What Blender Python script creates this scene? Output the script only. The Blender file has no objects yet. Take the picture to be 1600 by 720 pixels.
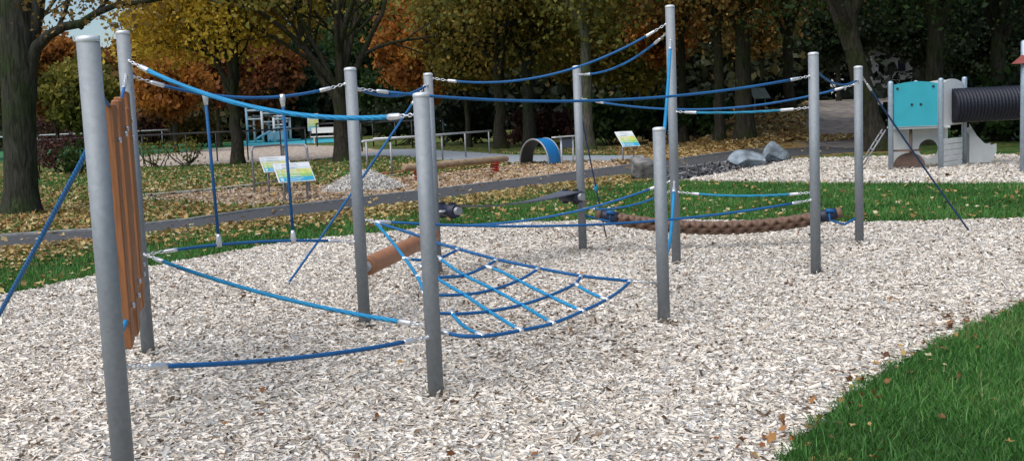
import bpy, math, random
import numpy as np
from mathutils import Vector, Matrix
from mathutils.geometry import tessellate_polygon

random.seed(7)
rng = np.random.default_rng(7)
scn = bpy.context.scene
col = scn.collection
R = math.radians

# ------------------------------------------------------------------ camera
F_PX, PITCH, ROLL, CAM_H = 1700.0, R(6.27), R(-2.42), 1.7705
fwd = Vector((0, math.cos(PITCH), -math.sin(PITCH)))
rt0 = Vector((1, 0, 0)); up0 = rt0.cross(fwd)
rt = math.cos(ROLL) * rt0 + math.sin(ROLL) * up0
up = -math.sin(ROLL) * rt0 + math.cos(ROLL) * up0
CAM = Vector((0, 0, CAM_H))

def sm(a, b, x):
    t = min(1.0, max(0.0, (x - a) / (b - a))); return t * t * (3 - 2 * t)

def hgt(x, y):
    """terrain: flat playground, a bank and a path climbing at the back right"""
    if y < 36: return 0.0
    a = x / y
    t = sm(.262, .295, a)
    s = sm(38.5, 56 + 19 * t, y)
    return 1.5 * sm(.15, .23, a) * (1 - .8 * sm(.35, .42, a)) * s

def ray(px, py):
    return (fwd + rt * ((px - 800) / F_PX) + up * (-(py - 360) / F_PX)).normalized()

def G(px, py, z=0.0):
    """ground point seen at a pixel of the photograph"""
    d = ray(px, py)
    t = (z - CAM_H) / d.z if d.z < -1e-4 else 200.0
    t = min(t, 200.0)
    if z == 0.0:
        s = 30.0
        while s < t:
            p = CAM + d * s
            if p.z < hgt(p.x, p.y): t = s; break
            s += .25
    p = CAM + d * t
    return Vector((p.x, p.y, z if z else hgt(p.x, p.y)))

def at(px, py, Y):
    """point seen at a pixel, on the vertical plane at distance Y"""
    d = ray(px, py); return CAM + d * (Y / d.y)

def proj(P):
    v = Vector(P) - CAM; z = v.dot(fwd)
    return 800 + F_PX * v.dot(rt) / z, 360 - F_PX * v.dot(up) / z

cd = bpy.data.cameras.new('camera'); cam = bpy.data.objects.new('camera', cd); col.objects.link(cam)
cd.sensor_width = 36; cd.lens = 36 * F_PX / 1600; cd.clip_end = 2000
cam.matrix_world = Matrix(((rt.x, up.x, -fwd.x, 0), (rt.y, up.y, -fwd.y, 0), (rt.z, up.z, -fwd.z, CAM_H), (0, 0, 0, 1)))
scn.camera = cam

# ------------------------------------------------------------------ materials
def newmat(name):
    m = bpy.data.materials.new(name); m.use_nodes = True
    nt = m.node_tree; b = nt.nodes['Principled BSDF']
    return m, nt, b

def N(nt, t, **kw):
    n = nt.nodes.new(t)
    for k, v in kw.items():
        if k in n.inputs: n.inputs[k].default_value = v
        else: setattr(n, k, v)
    return n

def ramp(nt, stops, fac, interp='LINEAR'):
    r = nt.nodes.new('ShaderNodeValToRGB'); r.color_ramp.interpolation = interp
    e = r.color_ramp.elements
    while len(e) < len(stops): e.new(.5)
    for k, (p, c) in enumerate(stops): e[k].position = p; e[k].color = (*c, 1)
    nt.links.new(fac, r.inputs['Fac']); return r

def plain(name, c, rough=.6, metal=0.0, noise=.12, scale=14.0, bump=0.0, spec=.5):
    m, nt, b = newmat(name)
    tc = N(nt, 'ShaderNodeTexCoord')
    n = N(nt, 'ShaderNodeTexNoise', Scale=scale, Detail=5.0)
    nt.links.new(tc.outputs['Object'], n.inputs['Vector'])
    lo = tuple(max(0, v * (1 - noise * 1.6)) for v in c); hi = tuple(min(1, v * (1 + noise)) for v in c)
    r = ramp(nt, [(.3, lo), (.7, hi)], n.outputs['Fac'])
    nt.links.new(r.outputs['Color'], b.inputs['Base Color'])
    b.inputs['Roughness'].default_value = rough; b.inputs['Metallic'].default_value = metal
    b.inputs['Specular IOR Level'].default_value = spec
    if bump:
        bp = N(nt, 'ShaderNodeBump', Strength=bump, Distance=.01)
        nt.links.new(n.outputs['Fac'], bp.inputs['Height']); nt.links.new(bp.outputs['Normal'], b.inputs['Normal'])
    return m

def attr_mat(name, stops, rough=.8, trans=0.0, interp='LINEAR', attr='rnd', spec=.3):
    m, nt, b = newmat(name)
    a = N(nt, 'ShaderNodeAttribute'); a.attribute_name = attr
    r = ramp(nt, stops, a.outputs['Fac'], interp)
    nt.links.new(r.outputs['Color'], b.inputs['Base Color'])
    b.inputs['Roughness'].default_value = rough; b.inputs['Specular IOR Level'].default_value = spec
    if trans:
        t = N(nt, 'ShaderNodeBsdfTranslucent'); nt.links.new(r.outputs['Color'], t.inputs['Color'])
        mx = N(nt, 'ShaderNodeMixShader'); mx.inputs[0].default_value = trans
        nt.links.new(b.outputs[0], mx.inputs[1]); nt.links.new(t.outputs[0], mx.inputs[2])
        nt.links.new(mx.outputs[0], nt.nodes['Material Output'].inputs['Surface'])
    return m

def steel_mat():
    m, nt, b = newmat('galvanised_steel')
    tc = N(nt, 'ShaderNodeTexCoord')
    v = N(nt, 'ShaderNodeTexVoronoi', Scale=45.0); n = N(nt, 'ShaderNodeTexNoise', Scale=5.0, Detail=6.0)
    mp = N(nt, 'ShaderNodeMapping'); mp.inputs['Scale'].default_value = (1, 1, .25)
    nt.links.new(tc.outputs['Object'], mp.inputs['Vector'])
    nt.links.new(tc.outputs['Object'], v.inputs['Vector']); nt.links.new(mp.outputs['Vector'], n.inputs['Vector'])
    r1 = ramp(nt, [(0, (.235, .255, .27)), (1, (.285, .305, .32))], v.outputs['Color'])
    r2 = ramp(nt, [(.35, (.86, .86, .86)), (.65, (1, 1, 1))], n.outputs['Fac'])
    mx = N(nt, 'ShaderNodeMix', data_type='RGBA', blend_type='MULTIPLY'); mx.inputs['Factor'].default_value = 1
    nt.links.new(r1.outputs['Color'], mx.inputs['A']); nt.links.new(r2.outputs['Color'], mx.inputs['B'])
    sx_ = N(nt, 'ShaderNodeSeparateXYZ'); nt.links.new(tc.outputs['Object'], sx_.inputs[0])     # splashed dirt at the foot
    nd = N(nt, 'ShaderNodeTexNoise', Scale=14.0, Detail=5.0); nt.links.new(tc.outputs['Object'], nd.inputs['Vector'])
    ma = N(nt, 'ShaderNodeMath', operation='MULTIPLY_ADD'); ma.inputs[1].default_value = .26; nt.links.new(nd.outputs['Fac'], ma.inputs[0])
    ng = N(nt, 'ShaderNodeMath', operation='MULTIPLY'); ng.inputs[1].default_value = -1; nt.links.new(sx_.outputs['Z'], ng.inputs[0]); nt.links.new(ng.outputs[0], ma.inputs[2])
    dr = ramp(nt, [(.02, (0, 0, 0)), (.16, (.7, .7, .7))], ma.outputs[0])
    md = N(nt, 'ShaderNodeMix', data_type='RGBA'); nt.links.new(dr.outputs['Color'], md.inputs['Factor']); nt.links.new(mx.outputs['Result'], md.inputs['A']); md.inputs['B'].default_value = (.16, .13, .10, 1)
    nt.links.new(md.outputs['Result'], b.inputs['Base Color'])
    rr = N(nt, 'ShaderNodeMapRange'); rr.inputs['To Min'].default_value = .5; rr.inputs['To Max'].default_value = .7
    nt.links.new(n.outputs['Fac'], rr.inputs['Value']); nt.links.new(rr.outputs['Result'], b.inputs['Roughness'])
    b.inputs['Metallic'].default_value = .2
    return m

def rope_mat(name, c):
    m, nt, b = newmat(name)
    tc = N(nt, 'ShaderNodeTexCoord')
    w = N(nt, 'ShaderNodeTexWave', Scale=38.0, Distortion=1.5); w.bands_direction = 'DIAGONAL'
    n = N(nt, 'ShaderNodeTexNoise', Scale=6.0, Detail=3.0)
    nt.links.new(tc.outputs['Object'], w.inputs['Vector']); nt.links.new(tc.outputs['Object'], n.inputs['Vector'])
    r = ramp(nt, [(.25, tuple(v * .55 for v in c)), (.75, c)], w.outputs['Fac'])
    r2 = ramp(nt, [(.3, (.8, .8, .85)), (.7, (1.1, 1.1, 1.1))], n.outputs['Fac'])
    mx = N(nt, 'ShaderNodeMix', data_type='RGBA', blend_type='MULTIPLY'); mx.inputs['Factor'].default_value = 1
    nt.links.new(r.outputs['Color'], mx.inputs['A']); nt.links.new(r2.outputs['Color'], mx.inputs['B'])
    nt.links.new(mx.outputs['Result'], b.inputs['Base Color'])
    bp = N(nt, 'ShaderNodeBump', Strength=.5, Distance=.004)
    nt.links.new(w.outputs['Fac'], bp.inputs['Height']); nt.links.new(bp.outputs['Normal'], b.inputs['Normal'])
    b.inputs['Roughness'].default_value = .62
    return m

def wood_mat(name, c, scale=(18, 18, 1.2)):
    m, nt, b = newmat(name)
    tc = N(nt, 'ShaderNodeTexCoord'); mp = N(nt, 'ShaderNodeMapping'); mp.inputs['Scale'].default_value = scale
    n = N(nt, 'ShaderNodeTexNoise', Scale=2.2, Detail=8.0, Distortion=.6)
    nt.links.new(tc.outputs['Object'], mp.inputs['Vector']); nt.links.new(mp.outputs['Vector'], n.inputs['Vector'])
    r = ramp(nt, [(.28, tuple(v * .55 for v in c)), (.5, c), (.75, tuple(min(1, v * 1.25) for v in c))], n.outputs['Fac'])
    nt.links.new(r.outputs['Color'], b.inputs['Base Color'])
    bp = N(nt, 'ShaderNodeBump', Strength=.25, Distance=.006)
    nt.links.new(n.outputs['Fac'], bp.inputs['Height']); nt.links.new(bp.outputs['Normal'], b.inputs['Normal'])
    b.inputs['Roughness'].default_value = .6
    return m

def bark_mat(name, c):
    m, nt, b = newmat(name)
    tc = N(nt, 'ShaderNodeTexCoord'); mp = N(nt, 'ShaderNodeMapping'); mp.inputs['Scale'].default_value = (9, 9, 1.6)
    n = N(nt, 'ShaderNodeTexNoise', Scale=1.6, Detail=8.0, Distortion=.8)
    n2 = N(nt, 'ShaderNodeTexNoise', Scale=1.1, Detail=4.0)
    nt.links.new(tc.outputs['Object'], mp.inputs['Vector']); nt.links.new(mp.outputs['Vector'], n.inputs['Vector'])
    nt.links.new(tc.outputs['Object'], n2.inputs['Vector'])
    r = ramp(nt, [(.3, tuple(v * .35 for v in c)), (.55, c), (.8, tuple(v * 1.7 for v in c))], n.outputs['Fac'])
    r2 = ramp(nt, [(.45, (1, 1, 1)), (.62, (.75, 1.05, .55))], n2.outputs['Fac'])
    mx = N(nt, 'ShaderNodeMix', data_type='RGBA', blend_type='MULTIPLY'); mx.inputs['Factor'].default_value = 1
    nt.links.new(r.outputs['Color'], mx.inputs['A']); nt.links.new(r2.outputs['Color'], mx.inputs['B'])
    nt.links.new(mx.outputs['Result'], b.inputs['Base Color'])
    bp = N(nt, 'ShaderNodeBump', Strength=.9, Distance=.05)
    nt.links.new(n.outputs['Fac'], bp.inputs['Height']); nt.links.new(bp.outputs['Normal'], b.inputs['Normal'])
    b.inputs['Roughness'].default_value = .95; b.inputs['Specular IOR Level'].default_value = .15
    return m

def cells_mat(name, stops, scale, edge=(.1, .08, .06), stretch=(1, 1, 1), bump=.6, dist=.02):
    """a bed of chips or gravel: irregular cells, each its own colour, with dark gaps"""
    m, nt, b = newmat(name)
    tc = N(nt, 'ShaderNodeTexCoord'); mp = N(nt, 'ShaderNodeMapping'); mp.inputs['Scale'].default_value = stretch
    nz = N(nt, 'ShaderNodeTexNoise', Scale=scale * .6, Detail=3.0)
    ad = N(nt, 'ShaderNodeMix', data_type='VECTOR'); ad.inputs['Factor'].default_value = .06
    nt.links.new(tc.outputs['Object'], mp.inputs['Vector'])
    nt.links.new(mp.outputs['Vector'], nz.inputs['Vector'])
    nt.links.new(mp.outputs['Vector'], ad.inputs['A']); nt.links.new(nz.outputs['Color'], ad.inputs['B'])
    v = N(nt, 'ShaderNodeTexVoronoi', Scale=scale); v2 = N(nt, 'ShaderNodeTexVoronoi', Scale=scale, feature='DISTANCE_TO_EDGE')
    nt.links.new(ad.outputs['Result'], v.inputs['Vector']); nt.links.new(ad.outputs['Result'], v2.inputs['Vector'])
    sep = N(nt, 'ShaderNodeSeparateColor'); nt.links.new(v.outputs['Color'], sep.inputs['Color'])
    r = ramp(nt, stops, sep.outputs['Red'])
    e = ramp(nt, [(0, edge), (.12, (1, 1, 1))], v2.outputs['Distance'])
    mx = N(nt, 'ShaderNodeMix', data_type='RGBA', blend_type='MULTIPLY'); mx.inputs['Factor'].default_value = 1
    nt.links.new(r.outputs['Color'], mx.inputs['A']); nt.links.new(e.outputs['Color'], mx.inputs['B'])
    nt.links.new(mx.outputs['Result'], b.inputs['Base Color'])
    bp = N(nt, 'ShaderNodeBump', Strength=bump, Distance=dist)
    nt.links.new(v2.outputs['Distance'], bp.inputs['Height']); nt.links.new(bp.outputs['Normal'], b.inputs['Normal'])
    b.inputs['Roughness'].default_value = .9; b.inputs['Specular IOR Level'].default_value = .2
    return m

Zv = Vector((0, 0, 1))
STEEL = steel_mat()
CAPM = plain('post_cap', (.68, .69, .70), .4, .25, .05)
ZINC = plain('zinc_bright', (.72, .73, .74), .35, .6, .08, 60)
ROPE_L = rope_mat('rope_light_blue', (.010, .31, .60))
ROPE_D = rope_mat('rope_dark_blue', (.007, .145, .39))
ROPE_T = rope_mat('rope_teal', (.010, .27, .44))
ROPE_N = rope_mat('rope_navy', (.012, .06, .16))
PLANK = wood_mat('larch_plank', (.33, .125, .042))
LOGM = plain('log_brown', (.40, .175, .08), .5, 0, .10, 7)
PALEWOOD = wood_mat('pale_log', (.36, .25, .15), (3, 3, 3))
GREYWOOD = wood_mat('weathered_wood', (.56, .51, .43), (4, 4, 4))
RUBBER = plain('belt_rubber', (.10, .105, .125), .55, 0, .2, 20)
NAVY = plain('navy_rubber', (.016, .02, .045), .5, 0, .2)
BLACK = plain('black_rubber', (.012, .012, .014), .55, 0, .2)
BROWNROPE = rope_mat('coir_rope', (.235, .135, .085))
WHITEP = plain('white_plastic', (.72, .73, .72), .4, 0, .04)
GREYP = plain('grey_panel', (.62, .64, .62), .5, 0, .05, 5)
TEAL = plain('teal_panel', (.035, .36, .43), .38, 0, .05, 3)
TUNNELM = plain('tunnel_navy', (.006, .008, .018), .5, 0, .15)
RED = plain('red_paint', (.42, .02, .015), .4, 0, .1)
REDDARK = plain('roof_red', (.22, .03, .02), .5, 0, .15)
BROWNP = plain('brown_board', (.14, .085, .06), .6, 0, .15)
BLUESHEET = plain('blue_sheet', (.015, .20, .50), .4, 0, .06, 4)
DARKSHEET = plain('dark_sheet', (.06, .055, .05), .6, 0, .15)
BLACKRAIL = plain('black_rail', (.03, .032, .035), .45, .3, .15)
GREYRAIL = plain('grey_rail', (.30, .31, .32), .45, .4, .1)
PALEBLUE = plain('pale_blue_paint', (.30, .52, .66), .45, 0, .06)
CONC = plain('concrete_edge', (.27, .265, .25), .85, 0, .22, 9, .3)
STONE_B = plain('blue_boulder', (.23, .27, .30), .85, 0, .40, 3.5, .35)
STONE_G = plain('brown_boulder', (.17, .16, .15), .9, 0, .6, 4, .9)
BARK = bark_mat('bark_dark', (.045, .038, .028))
BARK_G = bark_mat('bark_grey_green', (.042, .042, .032))
BARK_P = bark_mat('bark_pale', (.11, .10, .08))
WALLW = plain('white_render', (.75, .76, .78), .8, 0, .05, 2)
GLASS = plain('window_glass', (.04, .06, .09), .12, 0, .1)

CHIP_STOPS = [(0, (.10, .055, .028)), (.04, (.28, .19, .12)), (.10, (.50, .42, .33)), (.30, (.69, .605, .50)), (.70, (.83, .76, .655)), (1, (.91, .86, .78))]
CHIPM = attr_mat('pale_wood_chip', CHIP_STOPS, .85)
ORANGE_STOPS = [(0, (.20, .11, .06)), (.25, (.42, .26, .14)), (.5, (.56, .39, .25)), (.8, (.66, .52, .37)), (1, (.76, .68, .57))]
CHIPO = attr_mat('tan_wood_chip', ORANGE_STOPS, .85)
CHIPW = attr_mat('fresh_wood_chip', [(0, (.5, .44, .36)), (.3, (.72, .67, .60)), (1, (.88, .85, .80))], .85)
BEDM = cells_mat('chip_bed', [(0, (.26, .19, .13)), (.3, (.48, .41, .33)), (1, (.68, .62, .54))], 26, (.12, .10, .08), (1, 1, 1))
BEDO = cells_mat('tan_chip_bed', [(0, (.14, .08, .045)), (.5, (.34, .22, .13)), (1, (.50, .38, .26))], 20, (.2, .16, .13))
BEDFAR = cells_mat('far_chip_bed', [(0, (.30, .20, .13)), (.4, (.45, .38, .30)), (1, (.66, .60, .54))], 9, (.3, .25, .2))
GRAVEL = cells_mat('dark_gravel', [(0, (.03, .03, .035)), (.6, (.085, .083, .088)), (1, (.17, .165, .165))], 11, (.25, .25, .25))
LEAFLIT = attr_mat('fallen_leaf', [(0, (.12, .06, .025)), (.22, (.27, .15, .05)), (.55, (.42, .28, .095)), (.85, (.52, .40, .17)), (1, (.60, .53, .36))], .6, .15)
LEAFBRN = attr_mat('brown_leaf', [(0, (.09, .04, .02)), (.4, (.22, .085, .03)), (.75, (.34, .155, .05)), (1, (.44, .27, .07))], .6, .1)
GRASSM = attr_mat('grass_blade', [(0, (.035, .095, .02)), (.45, (.065, .20, .036)), (.8, (.12, .28, .06)), (.95, (.20, .31, .09)), (1, (.34, .30, .15))], .55, .25)

# ------------------------------------------------------------------ mesh builder
class MB:
    def __init__(s): s.v = []; s.f = []; s.m = []; s.sm = []
    def add(s, vs, fs, mi=0, smooth=False):
        b = len(s.v); s.v += [tuple(p) for p in vs]
        for f in fs: s.f.append(tuple(b + i for i in f)); s.m.append(mi); s.sm.append(smooth)
        return s
    def tube(s, pts, radii, n=10, mi=0, caps=True, smooth=True):
        pts = [Vector(p) for p in pts]
        if not hasattr(radii, '__len__'): radii = [radii] * len(pts)
        k = len(pts); vs = []; ref = None
        for i, p in enumerate(pts):
            d = (pts[min(i + 1, k - 1)] - pts[max(i - 1, 0)]).normalized()
            if ref is None: ref = Vector((0, 0, 1)) if abs(d.z) < .9 else Vector((1, 0, 0))
            a = d.cross(ref)
            if a.length < 1e-4: a = d.orthogonal()
            a.normalize(); c = a.cross(d).normalized(); ref = c
            for j in range(n):
                t = 2 * math.pi * j / n
                vs.append(p + (a * math.cos(t) + c * math.sin(t)) * radii[i])
        fs = [(i * n + j, i * n + (j + 1) % n, (i + 1) * n + (j + 1) % n, (i + 1) * n + j) for i in range(k - 1) for j in range(n)]
        s.add(vs, fs, mi, smooth)
        if caps:
            b = len(s.v) - k * n
            s.f.append(tuple(b + j for j in range(n - 1, -1, -1))); s.m.append(mi); s.sm.append(False)
            s.f.append(tuple(b + (k - 1) * n + j for j in range(n))); s.m.append(mi); s.sm.append(False)
        return s
    def box(s, c, sx, sy, sz, X=(1, 0, 0), Y=(0, 1, 0), mi=0, bev=0.0):
        c = Vector(c); X = Vector(X).normalized(); Y = Vector(Y); Y = (Y - X * Y.dot(X)).normalized(); Z = X.cross(Y)
        if bev <= 0:
            vs = [c + X * (i * sx / 2) + Y * (j * sy / 2) + Z * (k * sz / 2) for k in (-1, 1) for j in (-1, 1) for i in (-1, 1)]
            return s.add(vs, [(0, 2, 3, 1), (4, 5, 7, 6), (0, 1, 5, 4), (2, 6, 7, 3), (0, 4, 6, 2), (1, 3, 7, 5)], mi)
        hx, hy, hz = sx / 2, sy / 2, sz / 2; b = min(bev, hx * .8, hy * .8, hz * .8)
        o = [(-hx + b, -hy), (hx - b, -hy), (hx, -hy + b), (hx, hy - b), (hx - b, hy), (-hx + b, hy), (-hx, hy - b), (-hx, -hy + b)]
        i_ = [(-hx + b, -hy + b)] * 1
        vs = []; n = 8
        q = [(x * (hx - b) / hx, y * (hy - b) / hy) for x, y in o]
        for z, pr in ((-hz, q), (-hz + b, o), (hz - b, o), (hz, q)):
            vs += [c + X * x + Y * y + Z * z for x, y in pr]
        fs = [tuple(range(7, -1, -1)), tuple(range(24, 32))]
        fs += [(r * 8 + j, r * 8 + (j + 1) % 8, r * 8 + 8 + (j + 1) % 8, r * 8 + 8 + j) for r in range(3) for j in range(8)]
        return s.add(vs, fs, mi)
    def lathe(s, c, prof, n=24, mi=0, smooth=True):
        c = Vector(c); vs = []; k = len(prof)
        for r, z in prof:
            for j in range(n):
                t = 2 * math.pi * j / n; vs.append(c + Vector((r * math.cos(t), r * math.sin(t), z)))
        fs = [(i * n + j, i * n + (j + 1) % n, (i + 1) * n + (j + 1) % n, (i + 1) * n + j) for i in range(k - 1) for j in range(n)]
        fs += [tuple(range(n - 1, -1, -1)), tuple(range((k - 1) * n, k * n))]
        return s.add(vs, fs, mi, smooth)
    def prism(s, outline, d, mi=0):
        """closed outline (3D points in a plane) pushed along d"""
        o = [Vector(p) for p in outline]; d = Vector(d); n = len(o)
        tri = tessellate_polygon([o])
        vs = o + [p + d for p in o]
        fs = [tuple(t) for t in tri] + [tuple(i + n for i in reversed(t)) for t in tri]
        fs += [(i, (i + 1) % n, (i + 1) % n + n, i + n) for i in range(n)]
        return s.add(vs, fs, mi)
    def torus(s, c, ax, X, R1, R2, r, n=10, m=6, mi=0):
        """a chain link: an oval ring in the plane of X and ax x X"""
        c = Vector(c); X = Vector(X).normalized(); Yd = Vector(ax).normalized().cross(X).normalized(); A = Vector(ax).normalized()
        vs = []
        for i in range(n):
            t = 2 * math.pi * i / n; e = X * math.cos(t) * R1 + Yd * math.sin(t) * R2; o = (X * math.cos(t) + Yd * math.sin(t)).normalized()
            for j in range(m):
                u = 2 * math.pi * j / m; vs.append(c + e + o * (r * math.cos(u)) + A * (r * math.sin(u)))
        fs = [(i * m + j, i * m + (j + 1) % m, (i + 1) % n * m + (j + 1) % m, (i + 1) % n * m + j) for i in range(n) for j in range(m)]
        return s.add(vs, fs, mi, True)
    def build(s, name, mats, parent=None, origin=None):
        if not isinstance(mats, (list, tuple)): mats = [mats]
        o0 = Vector(origin) if origin is not None else (wloc(parent) if parent else Vector((0, 0, 0)))
        me = bpy.data.meshes.new(name)
        me.from_pydata([(p[0] - o0.x, p[1] - o0.y, p[2] - o0.z) for p in s.v], [], s.f)
        for m in mats: me.materials.append(m)
        me.polygons.foreach_set('material_index', s.m); me.polygons.foreach_set('use_smooth', s.sm)
        me.update()
        import bmesh
        bm = bmesh.new(); bm.from_mesh(me); bmesh.ops.recalc_face_normals(bm, faces=bm.faces); bm.to_mesh(me); bm.free()
        ob = bpy.data.objects.new(name, me); col.objects.link(ob)
        if parent: ob.parent = parent; ob.location = o0 - wloc(parent)
        else: ob.location = o0
        return ob

def wloc(o):
    p = Vector(o.location)
    while o.parent: o = o.parent; p += o.location
    return p

def tag(o, label=None, cat=None, group=None, kind=None):
    for k, v in (('label', label), ('category', cat), ('group', group), ('kind', kind)):
        if v: o[k] = v
    return o

def thing(name, label, cat, loc, group=None):
    o = bpy.data.objects.new(name, None); o.empty_display_size = .2; col.objects.link(o); o.location = loc
    return tag(o, label, cat, group)

def quads_obj(name, V4, mat, rnd=None, parent=None, nfaces=1, faces=None, verts_per=4):
    """numpy mesh: V4 is (n, verts_per, 3); faces is a list of index tuples (quads) inside each piece"""
    n = len(V4); faces = faces or [(0, 1, 2, 3)]
    off = np.array(wloc(parent)) if parent else np.zeros(3)
    V = (V4.reshape(-1, 3) - off).astype(np.float32)
    fa = np.array(faces, dtype=np.int32)
    L = (fa[None] + (np.arange(n, dtype=np.int32) * verts_per)[:, None, None]).reshape(-1)
    nf = n * len(faces)
    me = bpy.data.meshes.new(name)
    me.vertices.add(len(V)); me.vertices.foreach_set('co', V.reshape(-1))
    me.loops.add(len(L)); me.loops.foreach_set('vertex_index', L)
    me.polygons.add(nf); me.polygons.foreach_set('loop_start', np.arange(0, nf * 4, 4, dtype=np.int32))
    me.update(calc_edges=True)
    if rnd is not None:
        a = me.attributes.new('rnd', 'FLOAT', 'FACE')
        a.data.foreach_set('value', np.repeat(rnd, len(faces)).astype(np.float32))
    me.materials.append(mat)
    ob = bpy.data.objects.new(name, me); col.objects.link(ob)
    if parent: ob.parent = parent
    return ob

# ------------------------------------------------------------------ ground
def inside(poly, x, y):
    r = np.zeros(len(x), bool); n = len(poly)
    for i in range(n):
        x0, y0 = poly[i][0], poly[i][1]; x1, y1 = poly[(i + 1) % n][0], poly[(i + 1) % n][1]
        c = ((y0 > y) != (y1 > y)) & (x < (x1 - x0) * (y - y0) / ((y1 - y0) if y1 != y0 else 1e-9) + x0)
        r ^= c
    return r

def wobble(poly, amp, step, seed):
    rs = random.Random(seed); out = []
    n = len(poly)
    for i in range(n):
        a = Vector((poly[i][0], poly[i][1], 0)); b = Vector((poly[(i + 1) % n][0], poly[(i + 1) % n][1], 0)); d = b - a
        k = min(60, max(1, int(d.length / step))); nn = Vector((-d.y, d.x, 0)).normalized() if d.length else Vector((0, 0, 0))
        for j in range(k): out.append(a + d * (j / k) + nn * (rs.uniform(-amp, amp) if k > 1 else 0))
    return out

def sheet(name, poly, z, mat, kind='structure'):
    p = [Vector((q[0], q[1], z)) for q in poly]
    tri = tessellate_polygon([p])
    me = bpy.data.meshes.new(name)
    me.from_pydata([tuple(v) for v in p], [], [tuple(t) if (p[t[1]] - p[t[0]]).cross(p[t[2]] - p[t[0]]).z > 0 else tuple(reversed(t)) for t in tri])
    me.materials.append(mat); ob = bpy.data.objects.new(name, me); col.objects.link(ob); ob['kind'] = kind
    return ob

g2 = lambda L: [(G(a, b, 1e-6).x, G(a, b, 1e-6).y) for a, b in L]
main_far = g2([(0, 464), (60, 452), (110, 440), (160, 431), (230, 420), (330, 401), (450, 379), (560, 368), (680, 357), (800, 350), (950, 345), (1100, 345), (1330, 349), (1500, 345), (1600, 343)])
main_near = g2([(1600, 478), (1560, 495), (1500, 520), (1450, 546), (1400, 570), (1350, 603), (1300, 638), (1250, 688), (1215, 720)])
MAIN = [(-9.5, 7.6), (-6.6, 9.9)] + main_far + [(9.8, 17.5), (10.5, 14.0), (7.4, 11.9)] + main_near + [(.6, 3.6), (-2, 1.2), (-9.5, 1.2)]
MAINW = wobble(MAIN, .05, .14, 3)
sheet('chip_bed', MAINW, .004, BEDM)
RIGHT = g2([(1062, 284), (1150, 286), (1300, 288), (1450, 288), (1600, 288)]) + [(16.5, 20.7), (22, 22), (22, 33)] + g2([(1600, 243), (1500, 243), (1400, 245), (1245, 249), (1205, 258), (1150, 268)])
sheet('chip_bed', wobble(RIGHT, .06, .3, 4), .006, BEDM)
PATH_N = g2([(0, 391), (150, 378), (300, 360), (500, 337), (700, 313), (780, 301), (910, 285), (980, 275), (1065, 262), (1145, 252), (1200, 247), (1260, 243)])
PATH_F = g2([(0, 370), (150, 360), (300, 344), (400, 329), (500, 318), (600, 306), (700, 295), (780, 285), (840, 278), (900, 270), (960, 262), (1000, 257), (1065, 249), (1140, 239), (1200, 232), (1240, 226)])
PATH = [(PATH_N[0][0] - 9, PATH_N[0][1] - 2.6)] + PATH_N + [(11.6, 38.0), (13.4, 35.5)] [::-1] + PATH_F[::-1] + [(PATH_F[0][0] - 9, PATH_F[0][1] - 2.6)]
ASPH = plain('asphalt', (.066, .066, .068), .9, 0, .4, 30, .3)
sheet('path', PATH, .008, ASPH)
def edging(name, pts, w, h, mat, z0=0.0):
    m = MB()
    for i in range(len(pts) - 1):
        a = Vector((*pts[i], 0)); b = Vector((*pts[i + 1], 0)); d = b - a
        m.box((a + b) / 2 + Vector((0, 0, z0 + h / 2)), d.length - .012, w, h, d, (-d.y, d.x, 0), bev=.008)
    o = m.build(name, mat); o['kind'] = 'structure'; return o
edging('kerb', PATH_F[:12], .08, .05, CONC)
edging('kerb', PATH_F[12:], .12, .06, CONC)
edging('kerb', [(x + .06, y + .0) for x, y in PATH_N[4:10]], .08, .03, CONC)
LEFTBED = g2([(225, 311), (395, 294), (480, 291), (560, 289), (600, 279), (700, 270), (800, 259), (950, 253), (990, 256)]) + [PATH_F[k] for k in range(10, 3, -1)] + g2([(395, 322), (300, 317)])
sheet('chip_bed', wobble(LEFTBED, .05, .4, 5), .006, BEDO)
edging('timber_edging', g2([(224, 310), (300, 303), (395, 293)]), .10, .10, GREYWOOD)
edging('timber_edging', g2([(226, 313), (300, 318), (396, 323)]), .08, .07, GREYWOOD)
PAVE = g2([(430, 248), (600, 243), (690, 252), (800, 257), (900, 254), (1005, 252), (1010, 243), (900, 243), (800, 242), (740, 238), (650, 233), (560, 234), (430, 238)])
PAVEM = plain('paving', (.27, .30, .335), .85, 0, .15, 6)
sheet('paving', PAVE, .006, PAVEM)
FARBED = g2([(150, 262), (330, 258), (420, 256), (520, 246), (600, 236), (560, 229), (430, 226), (330, 231), (200, 240)])
sheet('chip_bed', FARBED, .008, BEDFAR)
TURF = plain('artificial_turf', (.025, .16, .055), .8, 0, .1, 3)
sheet('turf_pitch', g2([(-330, 262), (-40, 253), (90, 251), (215, 244), (330, 233), (385, 228), (385, 222), (330, 224), (100, 233), (-40, 236), (-330, 248)]), .012, TURF)
BLUEGND = plain('blue_rubber', (.05, .42, .52), .8, 0, .08, 3)
sheet('rubber_surface', g2([(375, 229), (450, 226), (535, 222), (535, 216), (450, 217), (375, 221)]), .016, BLUEGND)
GRAV = g2([(1000, 283), (1062, 284), (1150, 268), (1205, 258), (1242, 248), (1200, 249), (1145, 253), (1065, 263), (1000, 272)])
GRAVC = attr_mat('gravel_chunk', [(0, (.05, .05, .053)), (.7, (.14, .137, .14)), (1, (.28, .27, .265))], .9)
sheet('gravel_patch', wobble(GRAV, .08, .4, 6), .010, GRAVEL)

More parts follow.
